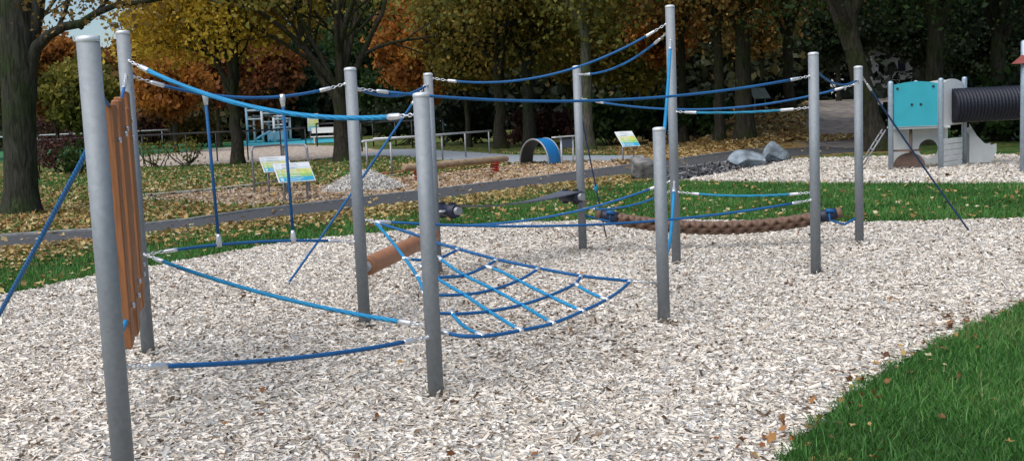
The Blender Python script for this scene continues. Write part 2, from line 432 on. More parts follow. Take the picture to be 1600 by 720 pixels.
# one ground sheet to the horizon, finer where it climbs
xs = np.unique(np.concatenate([np.linspace(-400, -40, 14), np.linspace(-40, 6, 47), np.linspace(6, 36, 76), np.linspace(36, 400, 15)]))
ys = np.unique(np.concatenate([np.linspace(-40, 4, 12), np.linspace(4, 36, 50), np.linspace(36, 80, 111), np.linspace(80, 600, 24)]))
gv = [(x, y, hgt(x, y)) for y in ys for x in xs]; nx = len(xs)
gf = [(j * nx + i, j * nx + i + 1, (j + 1) * nx + i + 1, (j + 1) * nx + i) for j in range(len(ys) - 1) for i in range(nx - 1)]
me = bpy.data.meshes.new('ground'); me.from_pydata(gv, [], gf)
lit = me.attributes.new('litter', 'FLOAT', 'POINT'); soil = me.attributes.new('soil', 'FLOAT', 'POINT')
pn = np.array(PATH_N); pf = np.array(PATH_F)
def path_near_y(x): return float(np.interp(x, pn[:, 0], pn[:, 1]))
def path_far_y(x): return float(np.interp(x, pf[:, 0], pf[:, 1]))
def litter(x, y):
    a = x / max(y, 1); fy = path_far_y(x); ny = path_near_y(x)
    if y < ny:
        v = .66 * sm(ny - 4.2, ny - .3, y) * (1 - .75 * sm(.1, .3, a))
        return max(v, .05 if a < .1 else .025)
    v = .46 * (1 - sm(0, 18, y - fy)) + .20
    if a > .1: v = max(v, .8 * (1 - sm(.36, .4, a)))
    if a > .37: v = .08
    return min(v, .85)
lv = np.array([litter(x, y) for x, y, z in gv], dtype=np.float32); lit.data.foreach_set('value', lv)
sv = np.array([sm(.262, .285, x / max(y, 1)) * (1 - sm(.345, .36, x / max(y, 1))) * sm(35, 38, y) for x, y, z in gv], dtype=np.float32); soil.data.foreach_set('value', sv)
gm, nt, b = newmat('lawn')
tc = N(nt, 'ShaderNodeTexCoord'); n1 = N(nt, 'ShaderNodeTexNoise', Scale=1.3, Detail=6.0); n2 = N(nt, 'ShaderNodeTexNoise', Scale=38.0, Detail=3.0)
vo = N(nt, 'ShaderNodeTexVoronoi', Scale=6.5); n3 = N(nt, 'ShaderNodeTexNoise', Scale=.8, Detail=4.0)
for k in (n1, n2, vo, n3): nt.links.new(tc.outputs['Object'], k.inputs['Vector'])
r1 = ramp(nt, [(.3, (.03, .07, .014)), (.6, (.06, .125, .022)), (.8, (.12, .155, .04))], n1.outputs['Fac'])
r2 = ramp(nt, [(.3, (.5, .5, .5)), (.7, (1.25, 1.25, 1.25))], n2.outputs['Fac'])
mx = N(nt, 'ShaderNodeMix', data_type='RGBA', blend_type='MULTIPLY'); mx.inputs['Factor'].default_value = 1
nt.links.new(r1.outputs['Color'], mx.inputs['A']); nt.links.new(r2.outputs['Color'], mx.inputs['B'])
sp = N(nt, 'ShaderNodeSeparateColor'); nt.links.new(vo.outputs['Color'], sp.inputs['Color'])
rl = ramp(nt, [(0, (.12, .06, .02)), (.35, (.26, .14, .04)), (.7, (.38, .26, .08)), (1, (.48, .37, .16))], sp.outputs['Green'])
al = N(nt, 'ShaderNodeAttribute'); al.attribute_name = 'litter'
sc = N(nt, 'ShaderNodeMath', operation='MULTIPLY_ADD'); sc.inputs[1].default_value = .7; sc.inputs[2].default_value = -.35
nt.links.new(n3.outputs['Fac'], sc.inputs[0])
ad = N(nt, 'ShaderNodeMath', operation='ADD'); nt.links.new(al.outputs['Fac'], ad.inputs[0]); nt.links.new(sc.outputs[0], ad.inputs[1])
lt = N(nt, 'ShaderNodeMath', operation='LESS_THAN'); nt.links.new(sp.outputs['Red'], lt.inputs[0]); nt.links.new(ad.outputs[0], lt.inputs[1])
mx2 = N(nt, 'ShaderNodeMix', data_type='RGBA'); nt.links.new(lt.outputs[0], mx2.inputs['Factor'])
nt.links.new(mx.outputs['Result'], mx2.inputs['A']); nt.links.new(rl.outputs['Color'], mx2.inputs['B'])
so = N(nt, 'ShaderNodeAttribute'); so.attribute_name = 'soil'
n4 = N(nt, 'ShaderNodeTexNoise', Scale=2.0, Detail=8.0); nt.links.new(tc.outputs['Object'], n4.inputs['Vector'])
rs_ = ramp(nt, [(.35, (.16, .14, .125)), (.55, (.28, .245, .21)), (.7, (.38, .30, .21))], n4.outputs['Fac'])
mx3 = N(nt, 'ShaderNodeMix', data_type='RGBA'); nt.links.new(so.outputs['Fac'], mx3.inputs['Factor'])
nt.links.new(mx2.outputs['Result'], mx3.inputs['A']); nt.links.new(rs_.outputs['Color'], mx3.inputs['B'])
nt.links.new(mx3.outputs['Result'], b.inputs['Base Color']); b.inputs['Roughness'].default_value = .9; b.inputs['Specular IOR Level'].default_value = .2
bp = N(nt, 'ShaderNodeBump', Strength=.6, Distance=.04); nt.links.new(n2.outputs['Fac'], bp.inputs['Height']); nt.links.new(bp.outputs['Normal'], b.inputs['Normal'])
me.materials.append(gm); me.polygons.foreach_set('use_smooth', [True] * len(gf))
gob = bpy.data.objects.new('ground', me); col.objects.link(gob); gob['kind'] = 'structure'

# ------------------------------------------------------------------ scatter helpers
def scatter_pts(poly, dens, y0, y1, amax=.66, excl=None):
    xm = amax * y1
    n = int(dens * 2 * xm * (y1 - y0)); x = rng.uniform(-xm, xm, n); y = rng.uniform(y0, y1, n)
    k = (np.abs(x) < amax * y + .6)
    if poly is not None: k &= inside(poly, x, y)
    for e in (excl or []): k &= ~inside(e, x, y)
    return x[k], y[k]

def frame(n, tilt):
    """random orthonormal frames: a along the piece, b across it, c its normal, tilted off the vertical"""
    th = rng.uniform(0, 2 * np.pi, n); ph = rng.uniform(0, 2 * np.pi, n); tl = np.abs(rng.normal(0, tilt, n))
    c = np.stack([np.sin(tl) * np.cos(ph), np.sin(tl) * np.sin(ph), np.cos(tl)], 1)
    a = np.stack([np.cos(th), np.sin(th), np.zeros(n)], 1)
    a -= c * np.sum(a * c, 1, keepdims=True); a /= np.linalg.norm(a, axis=1, keepdims=True)
    return a, np.cross(c, a), c

def patchy(x, y, s, ph):
    return .5 + .25 * (np.sin(x * s + ph) + np.sin(y * s * 1.3 + x * s * .4 + ph * 2))

CHIPF = [(0, 1, 2, 3), (2, 3, 5, 4), (0, 1, 7, 6), (1, 2, 4, 7), (0, 3, 5, 6)]
def chips(name, x, y, L, mat, lift=.012, zf=None, tilt=.38, seed=0):
    n = len(x); a, b_, c = frame(n, tilt)
    l = (L * rng.lognormal(0, .46, n))[:, None]; w = (L * .34 * rng.lognormal(0, .3, n))[:, None]; t = (L * .13 * rng.uniform(.5, 1.7, n))[:, None]
    z = rng.uniform(.006, lift, n) + (zf if zf is not None else 0)
    o = np.stack([x, y, z], 1)
    k = rng.uniform(.55, 1, (n, 1)); q = rng.uniform(-.25, .25, (n, 1)); bend = rng.uniform(-.12, .25, (n, 1)) * l
    # top quad 0..3, lower rim 4..7 (ends split raggedly)
    P = lambda u, v, h: o + a * (l * u) + b_ * (w * v) + c * (t * h)
    V = np.stack([P(-.5, -.5, .5), P(-.5 + q * .4, .5 * k, .5), P(.5, .5, .5) + c * bend * .3, P(.5 - q * .5, -.5 * k, .5) + c * bend * .3,
                  P(.52, .55, -.5) + c * bend * .3, P(.5 - q * .4, -.55, -.5), P(-.52, -.5, -.5), P(-.5 + q, .55, -.5)], 1)
    damp = np.clip(patchy(x, y, .8, 2.0) * patchy(y, x, 1.7, .6) * 1.6 - .35, 0, 1)      # trodden, darker patches
    ob = quads_obj(name, V, mat, np.clip(rng.uniform(0, 1, n) ** .85 - .16 * damp * rng.uniform(0, 1.4, n), 0, 1), faces=CHIPF, verts_per=8)
    ob['kind'] = 'stuff'; return ob

x1, y1 = scatter_pts(MAINW, 3000, 4.0, 8.2, .60); x2, y2 = scatter_pts(MAINW, 2300, 8.2, 12, .56); x3, y3 = scatter_pts(MAINW, 1500, 12, 18.2, .56)
chips('wood_chips', np.concatenate([x1, x2]), np.concatenate([y1, y2]), .044, CHIPM, .022, None, .36)
chips('wood_chips', x3, y3, .050, CHIPM, .022, None, .36)
x4, y4 = scatter_pts(RIGHT, 420, 20, 33, .62)
chips('wood_chips', x4, y4, .085, CHIPM, .03)
x6, y6 = scatter_pts(GRAV, 60, 18, 40, .5); chips('gravel', x6, y6, .12, GRAVC, .05, None, .9)
x5, y5 = scatter_pts(LEFTBED, 330, 19, 42, .5)
chips('tan_wood_chips', x5, y5, .085, CHIPO, .03)

def leaves_flat(name, x, y, s, mat, z0=.02, tilt=.5):
    n = len(x); a, b_, c = frame(n, tilt); s = (s * rng.lognormal(0, .25, n))[:, None]
    zz = np.array([hgt(u, v) for u, v in zip(x, y)]) if y.max() > 36 else np.zeros(n)
    o = np.stack([x, y, zz + z0 + rng.uniform(0, .025, n)], 1); cu = rng.uniform(.05, .4, (n, 1))
    lobes = [o]; nl = 5                       # five pointed lobes round the stalk, each curling up a little
    for q in range(nl):
        an = 2 * np.pi * q / nl
        tip = .62 * rng.uniform(.45, 1.15, (n, 1)) * (1.15 if q == 0 else 1); cur = cu * rng.uniform(-.3, 1.3, (n, 1))
        lobes.append(o + (a * np.cos(an) + b_ * np.sin(an)) * s * tip + c * s * cur * .8)
        lobes.append(o + (a * np.cos(an + np.pi / nl) + b_ * np.sin(an + np.pi / nl)) * s * rng.uniform(.26, .46, (n, 1)) + c * s * cu * .3)
    V = np.stack(lobes, 1)
    ob = quads_obj(name, V, mat, rng.uniform(0, 1, n), faces=[(0, 2 * q + (0 if q else 10), 2 * q + 1, 2 * q + 2) for q in range(nl)], verts_per=11); ob['kind'] = 'stuff'; return ob

lx, ly = scatter_pts(MAINW, 4.5, 4, 18, .55)
k = patchy(lx, ly, .9, 1.0) > rng.uniform(0.1, .9, len(lx)); lx, ly = lx[k], ly[k]
leaves_flat('fallen_leaves', lx, ly, .040, LEAFBRN, .026, .7)
ex = []; ey = []
for i in range(len(main_near) - 1):
    a0, b0 = main_near[i], main_near[i + 1]
    for _ in range(11):
        t = random.random(); ex.append(a0[0] + (b0[0] - a0[0]) * t + random.gauss(0, .10)); ey.append(a0[1] + (b0[1] - a0[1]) * t + random.gauss(0, .10))
leaves_flat('fallen_leaves', np.array(ex), np.array(ey), .040, LEAFBRN, .03, .7)

# strip between the chips and the path, and the lawns beyond the path
def by_litter(x, y, mul):
    p = np.array([litter(u, v) for u, v in zip(x, y)]) * (.45 + 1.1 * patchy(x, y, .55, .3)) * mul
    k = p > rng.uniform(0, 1, len(x)); return x[k], y[k]
sx, sy = scatter_pts(None, 480, 10, 27, .60, [MAINW, PATH, RIGHT, GRAV, LEFTBED])
k = np.array([v < path_near_y(u) + .2 for u, v in zip(sx, sy)]); gx, gy = by_litter(sx[k], sy[k], 1.0)
leaves_flat('fallen_leaves', gx, gy, .062, LEAFLIT, .05, .5)
sx, sy = scatter_pts(None, 170, 17, 46, .58, [MAINW, PATH, RIGHT, GRAV, LEFTBED, PAVE])
k = np.array([v > path_far_y(u) for u, v in zip(sx, sy)]); gx, gy = by_litter(sx[k], sy[k], 1.0)
leaves_flat('fallen_leaves', gx, gy, .085, LEAFLIT, .05, .5)
sx, sy = scatter_pts(None, 26, 37, 64, .5, [PAVE, FARBED, PATH])
k = (sx / sy > .13) & (sx / sy < .275); leaves_flat('fallen_leaves', sx[k], sy[k], .18, LEAFLIT, .04, .5)
px_, py_ = scatter_pts(PATH, 1.6, 14, 40, .55); leaves_flat('fallen_leaves', px_, py_, .09, LEAFLIT, .015, .3)
px_, py_ = scatter_pts(RIGHT, .5, 20, 33, .55); leaves_flat('fallen_leaves', px_, py_, .09, LEAFLIT, .03, .3)
px_, py_ = scatter_pts(LEFTBED, 9, 19, 42, .5); leaves_flat('fallen_leaves', px_, py_, .11, LEAFLIT, .03, .4)

def blades(name, x, y, h, w, lean=.35):
    n = len(x); th = rng.uniform(0, 2 * np.pi, n); ph = rng.uniform(0, 2 * np.pi, n)
    H = (h * rng.lognormal(0, .35, n))[:, None]; W = (w * rng.uniform(.6, 1.3, n))[:, None]
    s = np.stack([np.cos(th), np.sin(th), np.zeros(n)], 1) * W; d = np.stack([np.cos(ph), np.sin(ph), np.zeros(n)], 1) * (H * np.abs(rng.normal(lean, .3, n))[:, None])
    zz = np.array([hgt(u, v) for u, v in zip(x, y)]) if y.max() > 36 else np.zeros(n)
    o = np.stack([x, y, zz], 1); u = np.array([0, 0, 1.0])
    V = np.stack([o - s, o + s, o + s * .7 + d * .35 + u * H * .6, o - s * .7 + d * .35 + u * H * .6, o + s * .12 + d + u * H, o - s * .12 + d + u * H], 1)
    ob = quads_obj(name, V, GRASSM, np.clip(.42 + .23 * (patchy(x, y, 2.2, .4) - .5) * 2 + rng.normal(0, .25, n), 0, 1), faces=[(0, 1, 2, 3), (3, 2, 4, 5)], verts_per=6)
    ob['kind'] = 'stuff'; return ob
NEARG = main_near + [(1.2, 3.9), (7.4, 3.9), (7.4, 11.9)]
bx_, by_ = scatter_pts(wobble(NEARG, .06, .1, 9), 6800, 3.9, 11.5, 1.0); k = bx_ > .8
blades('grass', bx_[k], by_[k], .046, .0034, .6)
nx_, ny_ = scatter_pts(NEARG, 10, 3.9, 11.5, 1.0)
leaves_flat('fallen_leaves', nx_, ny_, .046, LEAFLIT, .05, .6)
sx, sy = scatter_pts(None, 800, 9.5, 28, .58, [MAINW, PATH, RIGHT, GRAV, LEFTBED])
k = np.array([v < path_near_y(u) for u, v in zip(sx, sy)]); blades('grass', sx[k], sy[k], .055, .008)
sx, sy = scatter_pts(None, 120, 17, 46, .56, [MAINW, PATH, RIGHT, GRAV, LEFTBED, PAVE, FARBED])
k = np.array([v > path_far_y(u) and not (.10 < u / v < .36) for u, v in zip(sx, sy)]); blades('grass', sx[k], sy[k], .07, .025)
# ragged fringe of blades along the far edge of the chips
# ------------------------------------------------------------------ steel posts
POSTS = dict(A=(-1.845, 4.900, 2.163), B=(-2.849, 8.270, 2.471), C=(-1.275, 9.053, 2.163), D=(-.518, 6.663, 1.887), E=(-.831, 11.797, 2.193),
             F=(.861, 13.246, 2.259), G=(1.79, 11.835, 2.804), H=(1.201, 8.683, 1.575), I=(3.013, 10.736, 2.196), J=(4.137, 12.873, 2.104))
PLAB = dict(A='thick looking steel post nearest the camera beside the hanging brown planks', B='tall steel post behind the brown planks where three blue ropes fan out',
            C='steel post at the high corner of the blue net and the brown log end', D='steel post in front of the net holding the ends of two low ropes',
            E='thin looking steel post half hidden behind the post in front of the net', F='steel post at the end of the grey rubber belt',
            G='tallest steel post with two bright blue ropes running down from its face', H='shortest steel post at the wire end of the blue net',
            I='steel post where four blue ropes end, in front of the end of the braided rope', J='steel post by the end of the braided rope with a guy rope to the lawn')
RP = .05
for k_, (x, y, z) in POSTS.items():
    t = thing('steel_post', PLAB[k_], 'post', (x, y, 0), 'steel posts of the rope course')
    m = MB(); m.lathe((x, y, 0), [(RP, -.05), (RP, z - .012)], 32); m.build('shaft', STEEL, t)
    m = MB(); m.lathe((x, y, 0), [(RP * .98, z - .012), (RP * 1.03, z - .010), (RP * 1.03, z + .004), (RP * .9, z + .013), (RP * .5, z + .018), (.004, z + .019)], 32); m.build('cap', CAPM, t)

def pz(k_, py):
    """height on a post seen at pixel row py"""
    x, y, top = POSTS[k_]; lo, hi = -.5, 3.5
    for _ in range(40):
        mid = (lo + hi) / 2
        if proj((x, y, mid))[1] > py: lo = mid
        else: hi = mid
    return lo

def end_at(k_, z, toward):
    x, y, _ = POSTS[k_]; d = Vector((toward[0] - x, toward[1] - y, 0)).normalized()
    return Vector((x, y, z)) + d * RP

# chips heaped a little against each post
hx_ = []; hy_ = []; hz_ = []
for x, y, z in POSTS.values():
    n = 90; rr = .055 + np.abs(rng.normal(0, .07, n)); an = rng.uniform(0, 2 * np.pi, n)
    hx_.append(x + rr * np.cos(an)); hy_.append(y + rr * np.sin(an)); hz_.append(.045 * np.exp(-(rr - .05) / .06) * rng.uniform(.2, 1.2, n))
chips('wood_chips', np.concatenate(hx_), np.concatenate(hy_), .05, CHIPM, .02, np.concatenate(hz_), .8)

# ------------------------------------------------------------------ ropes
def rope(label, P0, P1, mid=None, sag=None, r=.013, mat=ROPE_D, c0=.12, c1=.12, fer=.10, name='rope', group='blue ropes of the course', cat='rope'):
    P0 = Vector(P0); P1 = Vector(P1); s = 0.0
    if mid:
        best = None
        for i in range(1, 100):
            t = i / 100; q = proj(P0.lerp(P1, t))
            if best is None or abs(q[0] - mid[0]) < best[0]: best = (abs(q[0] - mid[0]), t)
        t = best[1]; lo, hi = -.6, 1.6
        for _ in range(40):
            s = (lo + hi) / 2; p = P0.lerp(P1, t); p.z -= 4 * s * t * (1 - t)
            if proj(p)[1] < mid[1]: lo = s
            else: hi = s
    if sag is not None: s = sag
    def C(t): p = P0.lerp(P1, t); p.z -= 4 * s * t * (1 - t); return p
    Ln = sum((C((i + 1) / 40) - C(i / 40)).length for i in range(40))
    t0 = (c0 + (fer if c0 else 0)) / Ln; t1 = 1 - (c1 + (fer if c1 else 0)) / Ln
    m = MB(); n = 30; m.tube([C(t0 + (t1 - t0) * i / n) for i in range(n + 1)], r, 10)
    ro = m.build(name, mat, None, C(.5)); tag(ro, label, cat, group)
    for (c, ta, sgn) in ((c0, 0.0, 1), (c1, 1.0, -1)):
        if not c: continue
        a = C(ta + sgn * c / Ln); b = C(ta + sgn * (c + fer) / Ln)
        m = MB(); e = (b - a).normalized()
        m.tube([a, a + e * .012, a + e * .015, b - e * .012, b + e * .006], [r * .7, r * 1.12, r * 1.18, r * 1.3, r * 1.1], 12); m.build('ferrule', ZINC, ro)
        m = MB(); st = C(ta); d = (a - st); nl = max(2, int(round(d.length / .03))); dn = d.normalized(); sd = dn.cross(Vector((0, 0, 1))).normalized()
        for q in range(nl):
            ax = sd if q % 2 else sd.cross(dn)
            m.torus(st + d * ((q + .5) / nl), ax, dn, d.length / nl * .62, .010, .0042, 10, 5)
        m.tube([st - dn * .012, st + dn * .012], .013, 8)
        m.build('chain', ZINC, ro)
    return ro, C

def post_rope(a, ya, b_, yb, label, **kw):
    A_ = POSTS[a]; B_ = POSTS[b_]
    return rope(label, end_at(a, pz(a, ya), B_), end_at(b_, pz(b_, yb), A_), **kw)

post_rope('B', 96, 'D', 179, 'thickest bright blue handrail rope sagging from behind the planks to the front post', mid=(440, 176), r=.0165, mat=ROPE_L)
r2, C2 = post_rope('B', 120, 'C', 131, 'blue upper rope carrying two white topped hanger ropes', mid=(400, 153), r=.013)
r3, C3 = post_rope('B', 398, 'C', 377, 'blue lower rope hung from the two hangers above the lawn edge', mid=(400, 378), r=.012)
for (u0, v0, u1, v1, lab) in ((321, 150, 342, 380, 'blue hanger rope, the one of the pair nearer the brown planks'), (441, 152, 459, 374, 'blue hanger rope, the one of the pair passing in front of the yellow green boards')):
    def near(C, u):
        return min((C(i / 200) for i in range(201)), key=lambda p: abs(proj(p)[0] - u))
    a = near(C2, u0); b_ = near(C3, u1)
    m = MB(); m.tube([a + (b_ - a) * .04, a.lerp(b_, .5), b_ - (b_ - a) * .04], .0125, 10); o = m.build('hanger_rope', ROPE_D, None, a); tag(o, lab, 'rope', 'blue ropes of the course')
    for p, q in ((a, 1), (b_, -1)):
        e = (b_ - a).normalized() * q
        m = MB(); m.tube([p - e * .018, p + e * .01, p + e * .06, p + e * .085], [.02, .026, .019, .014], 12); m.build('clamp', ZINC, o)
post_rope('B', 397, 'D', 509, 'bright blue walking rope low over the chips from behind the planks to the front post', mid=(440, 466), r=.0145, mat=ROPE_L)
post_rope('A', 576, 'D', 524, 'dark blue lowest rope from the nearest post across the chips', mid=(430, 562), r=.013)
post_rope('C', 139, 'I', 119, 'long dark blue rope running level over the middle of the course', mid=(905, 158), r=.013, c0=.16)
post_rope('C', 136, 'E', 133, 'short dark blue rope drooping between two posts over the net', mid=(628, 149), r=.013, c0=.14, c1=.05, fer=.06)
post_rope('E', 123, 'G', 38, 'blue rope rising steeply to the top of the tallest post', mid=(840, 121), r=.013, c0=.16)
post_rope('F', 117, 'G', 50, 'shorter blue rope climbing from the belt post to the tallest post', mid=(975, 100), r=.013)
post_rope('F', 155, 'J', 132, 'blue rope sagging from the belt post past the tallest post', mid=(1160, 167), r=.013, c0=.16)
post_rope('G', 175, 'I', 168, 'teal handrail rope with long silver ends beside the tallest post', mid=(1150, 176), r=.0125, mat=ROPE_T, c0=.10, c1=.16, fer=.15)
post_rope('I', 108, 'J', 125, 'short navy rope drooping deep between the two outer posts', mid=(1305, 131), r=.012, c0=.04, c1=.04, fer=.05)
post_rope('G', 64, 'H', 262, 'bright blue rope falling steeply from the tallest to the shortest post', mid=(1041, 165), r=.016, mat=ROPE_L)
post_rope('G', 284, 'H', 398, 'bright blue low walking rope between the tallest and the shortest post', mid=(1050, 335), r=.016, mat=ROPE_L)
post_rope('C', 345, 'I', 312, 'dark blue low rope stretched level behind the net towards the outer post', mid=(900, 352), r=.012, c1=.12)
post_rope('E', 352, 'G', 283, 'blue low rope rising behind the net towards the tallest post', mid=(800, 347), r=.013)
post_rope('F', 325, 'G', 298, 'short blue low rope over the left end of the braided rope'.replace('left ', 'dark '), mid=(985, 321), r=.012)
post_rope('G', 300, 'I', 301, 'teal low rope hanging just above the lawn strip beside the braided rope', mid=(1160, 306), r=.013, mat=ROPE_T, c0=.16)
# guy ropes to the ground
def guy(label, k_, ya, gpt, mat, r, **kw):
    P = Vector((*POSTS[k_][:2], pz(k_, ya)))
    return rope(label, end_at(k_, P.z, gpt), gpt, sag=.02, r=r, mat=mat, c1=0, name='guy_rope', group='guy ropes down to the ground', **kw)
guy('navy guy rope running from the outer post down over the grass strip', 'J', 119, G(1516, 363, 1e-6), ROPE_N, .012)
gF, _ = guy('thin dark guy rope dropping steeply behind the belt post', 'F', 160, G(948, 374, 1e-6), ROPE_N, .009)
m = MB(); q = min((_(i / 100) for i in range(101)), key=lambda p: abs(proj(p)[1] - 293)); m.tube([q + Zv * .05, q + Zv * .02, q - Zv * .02, q - Zv * .05], [.012, .028, .028, .012], 10); m.build('clamp', ROPE_T, gF)
guy('blue guy rope slanting down behind the net corner post into the chips', 'E', 135, G(447, 447, 1e-6), ROPE_D, .013)
p = at(0, 487, 5.9); A0 = Vector((POSTS['A'][0], POSTS['A'][1], pz('A', 222)))
d = p - A0; gend = A0 + d * (A0.z / (A0.z - p.z)); gend.z = 0
guy('blue guy rope from the nearest post slanting down to the lawn edge', 'A', 222, gend, ROPE_D, .012, c0=0)

# ------------------------------------------------------------------ hanging planks between two posts
A_, B_ = Vector((*POSTS['A'][:2], 0)), Vector((*POSTS['B'][:2], 0)); ab = (B_ - A_).normalized(); nb = Vector((-ab.y, ab.x, 0))
if nb.x < 0: nb = -nb
pw = thing('plank_wall', 'brown vertical planks of stepped length hanging on ropes beside the nearest post', 'plank wall', A_.lerp(B_, .55))
tot = (B_ - A_).length
for i, dd in enumerate((1.22, 1.72, 2.22, 2.70, 3.10)):
    c = A_ + ab * dd; off = nb * (.012 * (i % 2)); top = 1.90 + (.03 * ((i * 7) % 3) if i < 4 else .12); bot = .55 - .02 * (i % 2)
    m = MB(); m.box(c + off + Vector((0, 0, (top + bot) / 2)), .30, .05, top - bot, ab, nb, bev=.008); pl = m.build('plank', PLANK, pw)
    m = MB()
    for z in (top - .20, bot + .22):
        q = c + off + nb * .027 + Vector((0, 0, z)); m.tube([q, q + nb * .02], .016, 10)
    m.build('bolt', ZINC, pl)
rope('blue rope threaded through the upper ends of the hanging planks', end_at('B', pz('B', 118), A_), end_at('A', 2.02, B_), sag=.20, r=.011, c0=.30, c1=.30, fer=.16)
rope('blue rope threaded through the lower ends of the hanging planks', end_at('B', .70, A_), end_at('A', .78, B_), sag=.06, r=.013, mat=ROPE_L, c0=.08, c1=.08, fer=.08)

# ------------------------------------------------------------------ log, belt, braided rope
C_ = POSTS['C']; E_ = POSTS['E']
p0 = end_at('C', pz('C', 420), E_); p1 = end_at('E', pz('E', 366), C_); e = (p1 - p0).normalized(); p0 = p0 + e * .10; p1 = p1 - e * .10
m = MB(); m.tube([p0, p0 + e * .012, p0 + e * .02, p1 - e * .02, p1 - e * .012, p1], [.066, .078, .082, .082, .078, .066], 28)
lg = m.build('log', LOGM, None, p0); tag(lg, 'smooth reddish brown log slung low between two posts behind the net', 'log')
for a, s in ((p0, -1), (p1, 1)):
    m = MB(); m.tube([a, a + e * s * .012], .045, 16)
    for q in range(3):
        an = q * 2.094; o = e.cross(Vector((0, 0, 1))).normalized() * math.cos(an) * .028 + Vector((0, 0, 1)) * math.sin(an) * .028
        m.tube([a + o, a + o + e * s * .02], .009, 8)
    m.tube([a, a + e * s * .10], .02, 10); m.build('end_bracket', ZINC, lg)

F_ = POSTS['F']
b0 = end_at('E', pz('E', 331), F_); b1 = end_at('F', pz('F', 305), E_); e = (b1 - b0); e.z = 0; e.normalize(); sd = Vector((e.y, -e.x, 0))
b0 = b0 + e * .13; b1 = b1 - e * .12
belt = thing('belt_bridge', 'dark grey rubber belt slung between two rollers over the lawn edge', 'belt bridge', (b0 + b1) / 2)
W = .34; n = 24; vs = []; fs = []; m = MB()
for th in (.072, .055):
    pass
pts = []
for i in range(n + 1):
    t = i / n; p = b0.lerp(b1, t) + Vector((0, 0, .07 - .30 * t * (1 - t))); tw = .10 * math.sin(math.pi * t)
    pts.append((p, tw))
for p, tw in pts:
    s_ = sd * math.cos(tw) + Vector((0, 0, 1)) * math.sin(tw)
    vs += [p - s_ * W / 2, p + s_ * W / 2, p + s_ * W / 2 - Vector((0, 0, .014)), p - s_ * W / 2 - Vector((0, 0, .014))]
for i in range(n):
    for j in range(4): fs.append((i * 4 + j, i * 4 + (j + 1) % 4, i * 4 + 4 + (j + 1) % 4, i * 4 + 4 + j))
fs += [(0, 1, 2, 3), (n * 4, n * 4 + 3, n * 4 + 2, n * 4 + 1)]
m.add(vs, fs, 0, False); m.build('belt', RUBBER, belt)
for c in (b0, b1):
    m = MB(); m.tube([c - sd * .205, c + sd * .205], .045, 20); ro = m.build('roller', GREYRAIL, belt)
    m = MB(); m.tube([c - sd * .16, c + sd * .16], .070, 24); m.build('rubber_wrap', NAVY, ro)
    for u in (-.10, .08):
        for z in (.072, -.072):
            m = MB(); m.box(c + sd * u + Vector((0, 0, z)), .06, .06, .035, e, sd, bev=.006); m.build('clamp', BLACK, ro)
    px = POSTS['E'] if c is b0 else F_
    m = MB()
    for u in (-.04, .04): m.tube([c + sd * u, Vector((px[0], px[1], c.z)) + sd * u * .8], .012, 8)
    m.build('bracket', ZINC, ro)

J_ = POSTS['J']
br = thing('braided_rope', 'very thick brown braided rope hanging low above the chip edge', 'thick rope', ((F_[0] + J_[0]) / 2, (F_[1] + J_[1]) / 2, 0), None)
q0 = at(934, 335, 13.2); q1 = at(1312, 332, 12.95)
s = .165
def Cb(t): p = q0.lerp(q1, t); p.z -= 4 * s * t * (1 - t); return p
m = MB(); n = 170
for k_ in range(6):
    pts = []; rad = []
    for i in range(n + 1):
        t = .085 + .83 * i / n; p = Cb(t); d = (Cb(t + .004) - Cb(t - .004)).normalized(); a = d.cross(Vector((0, 0, 1))).normalized(); c = a.cross(d)
        sg = 1 if k_ < 3 else -1; an = sg * (t * 3.0 * 2 * math.pi / .46) + (k_ % 3) * 2.094; ro_ = .050 + .014 * math.sin(an * 3 * sg + (0 if k_ < 3 else math.pi))
        pts.append(p + (a * math.cos(an) + c * math.sin(an)) * ro_); rad.append(.031)
    m.tube(pts, rad, 8)
m.tube([Cb(.085 + .83 * i / 40) for i in range(41)], .036, 10)
m.build('braid', BROWNROPE, br)
for t0, t1, te in ((.012, .085, 0), (.915, .985, 1)):
    m = MB(); m.tube([Cb(t0 + (t1 - t0) * i / 6) for i in range(7)], [.060, .074, .076, .076, .076, .074, .068], 20); sl = m.build('sleeve', NAVY, br)
    a, b_ = (Cb(t0 - .02), Cb(t0)) if te == 0 else (Cb(t1), Cb(t1 + .022))
    m = MB(); m.tube([a, b_], .064, 16); m.build('rope_end', BROWNROPE, br)
    c = Cb((t0 + t1) / 2); pk = F_ if te == 0 else J_
    P = Vector((pk[0], pk[1], c.z + (.03 if te == 0 else -.02)))
    m = MB(); mp = c.lerp(P, .5); mp.z -= .10 if te else .02
    m.tube([c + Vector((0, -.07, .05)), c + Vector((.0, -.09, -.05)), mp + Vector((0, -.04, 0)), P], .014, 8)
    m.tube([c + Vector((-.04, -.075, .065)), c + Vector((.06, -.08, .055))], .024, 8)
    m.build('sling', ROPE_D, br)

